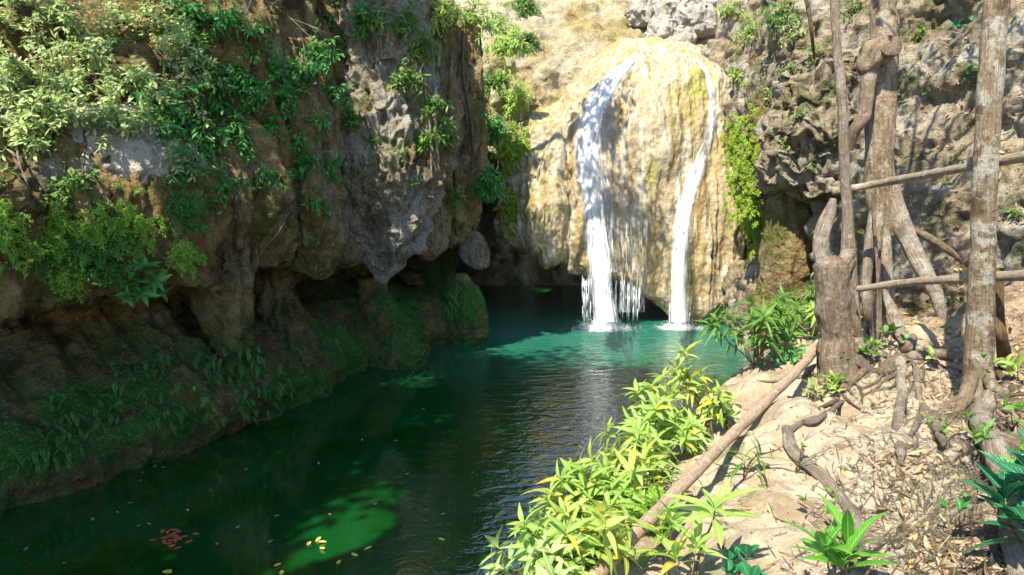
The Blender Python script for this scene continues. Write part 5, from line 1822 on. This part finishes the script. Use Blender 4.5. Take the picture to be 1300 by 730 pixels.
SMALL = [
    (1247, 497, (.16, .07), 'leaf_lime', 'two large yellow green leaves at the foot of the blotchy tree', 1, 4),
    (1185, 470, (.13, .06), 'leaf_lime', 'yellow green seedling on the dark cross root', 1, 3),
    (1170, 385, (.13, .06), 'leaf_lime', 'bright seedling behind the lower rail beside the fig root', 2, 4),
    (1190, 392, (.12, .055), 'leaf_mid', 'green seedling below the lower rail', 3, 4),
    (1212, 395, (.11, .05), 'leaf_broad', 'dark green seedling left of the blotchy tree', 3, 4),
    (1290, 485, (.13, .05), 'leaf_lime', 'lime seedling right of the blotchy tree', 3, 4),
    (1288, 545, (.10, .05), 'leaf_mid', 'seedling on the thick grey root at the right edge', 3, 3),
    (1060, 665, (.07, .028), 'leaf_mid', 'tiny green weed beside the curved root', 3, 4),
    (1215, 690, (.05, .03), 'leaf_dark', 'tiny dark weed on the brown earth near the bottom', 3, 4),
    (1060, 500, (.10, .035), 'leaf_lime', 'grassy green tuft below the stump', 8, 5),
    (1035, 510, (.09, .03), 'leaf_lime', 'weedy tuft left below the stump', 7, 5),
    (1100, 460, (.09, .04), 'leaf_mid', 'green weeds between the stump and the fig roots', 8, 5),
    (1130, 445, (.10, .05), 'leaf_mid', 'leafy weed at the foot of the fig roots', 6, 4),
    (1085, 470, (.08, .04), 'leaf_dark', 'dark weed on the brown root below the stump', 5, 4),
    (1240, 570, (.09, .025), 'leaf_mid', 'grass tuft below the blotchy tree', 7, 5),
    (1185, 560, (.06, .025), 'leaf_mid', 'mossy little weed beside the forked root', 5, 4),
    (1010, 600, (.05, .02), 'leaf_mid', 'tiny weed on the pale rock', 3, 4),
]
for i, (px, py, lf, m, lab, n_, wh) in enumerate(SMALL):
    p = G(px, py)
    shoots_plant('seedling', lab, 'plant', p, np.array([-.1, -.1, 1]), n_, .22, lf, m, 'seedlings on the right bank', .5, .5, .3, 0, 0, wh, .005, 'lance', .35, .22, 4, .3, 900 + i)
RW = [
    (930, 12, .7, 12, (.13, .045), 'leaf_lime', 'yellow green bush at the top right of the falls'),
    (955, 35, .7, 12, (.13, .045), 'leaf_lime', 'bright bush hanging over the blue grey boulder'),
    (940, 90, .5, 9, (.12, .04), 'leaf_lime', 'lime sprays beside the white rock face'),
    (985, 20, .7, 12, (.13, .045), 'leaf_mid', 'green bush at the top edge of the right cliff'),
    (1010, 45, .5, 9, (.12, .04), 'leaf_pale', 'pale bush right of the bushes over the blue grey boulder'),
    (1005, 85, .35, 6, (.12, .03), 'leaf_mid', 'drooping sprig above the rough grey rock'),
    (975, 120, .3, 6, (.08, .04), 'leaf_lime', 'small leafy sprig on the blue grey boulder'),
    (1015, 150, .35, 8, (.08, .035), 'leaf_mid', 'green sprig on the rough bulging rock'),
    (1030, 205, .3, 7, (.08, .035), 'leaf_mid', 'weed low on the rough bulging rock'),
    (1000, 190, .3, 6, (.07, .03), 'leaf_lime', 'yellow green weed at the left of the rough rock'),
    (1045, 70, .4, 6, (.14, .035), 'leaf_mid', 'long leaved sprig left of the slender tree'),
    (1085, 15, .5, 8, (.10, .04), 'leaf_mid', 'shrub at the top edge between the slender tree and the fig'),
    (1160, 50, .4, 7, (.09, .04), 'leaf_mid', 'yellowish sprig on the rock right of the fig trunk'),
    (1235, 95, .3, 4, (.16, .08), 'leaf_broad', 'blue green leaves sticking out left of the blotchy trunk'),
    (1225, 25, .3, 5, (.14, .06), 'leaf_broad', 'dark glossy leaves near the top of the blotchy trunk'),
    (1180, 110, .2, 4, (.08, .04), 'leaf_dark', 'small dark leaf sprig on the right wall'),
    (1285, 270, .3, 6, (.09, .04), 'leaf_mid', 'green sprig at the right edge below the upper rail'),
    (1050, 292, .2, 3, (.12, .05), 'leaf_dark', 'two green leaves left of the stump prong'),
    (1030, 345, .2, 3, (.12, .05), 'leaf_mid', 'small leaf pair at the left side of the stump'),
    (1160, 260, .2, 5, (.07, .03), 'leaf_mid', 'little weed behind the fig trunk'),
    (1210, 200, .25, 6, (.07, .03), 'leaf_mid', 'weed halfway up the right wall'),
]
for i, (px, py, L, n_, lf, m, lab) in enumerate(RW):
    p, n = hit(px, py)
    shoots_plant('wall_plant', lab, 'plant', p - n * .03, n + np.array([-.1, -.2, .1]), n_, L, lf, m, 'plants on the right cliff', .7, .25, .5, .045, 1 if L > .3 else 0, 0, .006, 'lance', .3, .22, 3, .1, 950 + i)

# ------------------------------------------------------------------ litter on the ground (uncountable)
def scatter(n, px0, px1, py0, py1, seed, which):
    rg = np.random.default_rng(seed)
    out = []
    for i in range(n):
        d = ray(rg.uniform(px0, px1), rg.uniform(py0, py1))
        best = None
        for b in which:
            r = b.ray_cast(Vector(EYE), Vector(d), 40)
            if r[0] is not None and (best is None or r[3] < best[2]):
                best = (np.array(r[0]), np.array(r[1]), r[3])
        if best:
            nn = best[1] if best[1] @ d < 0 else -best[1]
            out.append(np.concatenate([best[0], nn]))
    return np.array(out)


def litter(name, pts, L, W, mat, seed, lift=.008, curl=.25):
    rg = np.random.default_rng(seed)
    P, N = pts[:, :3], pts[:, 3:]
    n = len(P)
    d = rg.normal(size=(n, 3))
    d = norm(d - N * np.sum(d * N, 1, keepdims=True) + N * rg.normal(size=(n, 1)) * .25)
    b = Bag()
    b.add(*leaf_arrays(P + N * lift, d, N + rg.normal(size=(n, 3)) * .35, L * rg.uniform(.25, 1.0, n) ** 1.5 * 1.4, W * rg.uniform(.6, 1.3, n), rg.normal(size=n) * curl, .35, 3, 'lance'))
    return b.mesh(name, M[mat])


sc1 = scatter(5200, 880, 1320, 380, 740, 1001, [BANK])
# bare pale rock keeps few leaves
sxy = sc1[:, 0] - water_edge(sc1[:, 1])
keep = np.random.default_rng(5).random(len(sc1)) < np.clip(smooth(2.6, 3.8, sxy) * smooth(-.25, .35, gnoise(sc1[:, 0] * 1.6, sc1[:, 1] * 1.6, sc1[:, 2] * 0, 55)) + .035 + .6 * smooth(1.0, .5, sxy), 0, 1)
o = link('dead_leaves', litter('dead_leaves', sc1[keep], .085, .034, 'dry', 1))
tag(o, 'dry brown and yellow leaves scattered over the right bank', kind='stuff')
sc2 = scatter(1500, 1040, 1310, 0, 380, 1002, [RIGHT, BANK])
sc2 = sc2[sc2[:, 5] > .25]
o = link('dead_leaves', litter('dead_leaves', sc2, .10, .045, 'dry', 2))
tag(o, 'dry leaves caught on the ledges of the right cliff', kind='stuff')
rg = np.random.default_rng(77)
sc3 = scatter(2600, 860, 1310, 470, 735, 1003, [BANK])
sxy = sc3[:, 0] - water_edge(sc3[:, 1])
sc3 = sc3[rg.random(len(sc3)) < np.clip(smooth(2.4, 3.4, sxy) + .05, 0, 1)]
b = Bag()
for q in sc3:
    n = q[3:]
    d = rg.normal(size=3)
    d = norm(d - n * (d @ n))
    l = rg.uniform(.04, .22)
    p = q[:3] + n * .006
    b.tube([p - d * l / 2 + n * rg.uniform(0, .02), p + n * rg.uniform(0, .03), p + d * l / 2 + n * rg.uniform(0, .02)], [.0022, .003, .0015], sides=4, steps=5, cap=False)
o = link('twig_litter', b.mesh('twig_litter', M['twig_pale']))
tag(o, 'dry straw and rootlets matted on the right bank', kind='stuff')
sc4 = scatter(1300, 880, 1310, 400, 735, 1004, [BANK])
sc4 = sc4[rg.random(len(sc4)) < np.clip(smooth(2.2, 3.6, sc4[:, 0] - water_edge(sc4[:, 1])) + .12, 0, 1)]
b = Bag()
ico = np.array([(1, 0, 0), (0, 1, 0), (-1, 0, 0), (0, -1, 0), (0, 0, 1), (0, 0, -1), (.6, .6, .6), (-.6, .6, .6), (-.6, -.6, .6), (.6, -.6, .6)], float)
tri = np.array([(0, 6, 9), (1, 7, 6), (2, 8, 7), (3, 9, 8), (4, 6, 7), (4, 7, 8), (4, 8, 9), (4, 9, 6), (0, 1, 6), (1, 2, 7), (2, 3, 8), (3, 0, 9), (1, 0, 5), (2, 1, 5), (3, 2, 5), (0, 3, 5)])
for q in sc4:
    s_ = min(.035, .007 / max(.12, rg.random() ** .6))
    b.add(q[:3] + ico * rg.uniform(.6, 1.3, (1, 3)) * s_ * rg.uniform(.8, 1.2, (10, 1)), None, tri)
me = b.mesh('pebbles', M['bankrock'])
me.polygons.foreach_set('use_smooth', np.zeros(len(me.polygons), bool))
o = link('pebbles', me)
tag(o, 'small stones and grit on the right bank', kind='stuff')

# ------------------------------------------------------------------ leaves afloat
def floating(px, py, size, mat, name, label, group, seed):
    rg = np.random.default_rng(seed)
    d = ray(px, py)
    p = EYE + d * (-CAM_H / d[2])
    a = rg.uniform(0, 6.28)
    b = Bag()
    b.add(*leaf_arrays([p + (0, 0, .012)], [(math.cos(a), math.sin(a), 0)], [(0, 0, 1.)], size, size * .5, rg.uniform(-.2, .05), rg.uniform(.1, .4), 5, 'oval'))
    o = rooted(name, b.mesh(name, M[mat]), p)
    tag(o, label, 'leaf', group)


for i, (px, py) in enumerate([(401, 689), (406, 696), (415, 689), (390, 694), (462, 699), (357, 716), (358, 725), (432, 712), (565, 687), (455, 707)]):
    floating(px, py, .10, 'yellow_leaf', 'floating_leaf', 'small yellow leaf floating on the pool near the bottom edge', 'yellow leaves floating on the pool', 1100 + i)
k = 0
for i in range(26):
    px, py = 222 + rng.normal() * 11, 683 - (rng.normal() * 6)
    floating(px, py, .10, 'red_leaf', 'floating_leaf', 'reddish leaf in the raft of leaves floating at the lower left', 'reddish leaves drifting together on the pool', 1200 + i)
floating(207, 726, .16, 'yellow_leaf', 'floating_leaf', 'large orange leaf floating at the bottom edge below the reddish leaves', None, 1300)
for i, (px, py) in enumerate([(150, 652), (178, 667), (192, 667), (240, 650), (300, 672), (118, 662), (162, 640), (355, 655), (420, 655), (520, 602), (310, 598), (180, 610), (195, 594), (205, 594), (182, 600), (405, 590), (640, 600), (560, 655), (480, 640), (275, 690), (340, 690), (500, 560), (460, 560), (540, 520), (705, 570), (595, 470), (80, 715), (30, 700)]):
    floating(px, py, .07, 'dry', 'floating_leaf', 'tiny dull leaf floating on the dark pool', 'dull specks of leaf on the pool', 1400 + i)
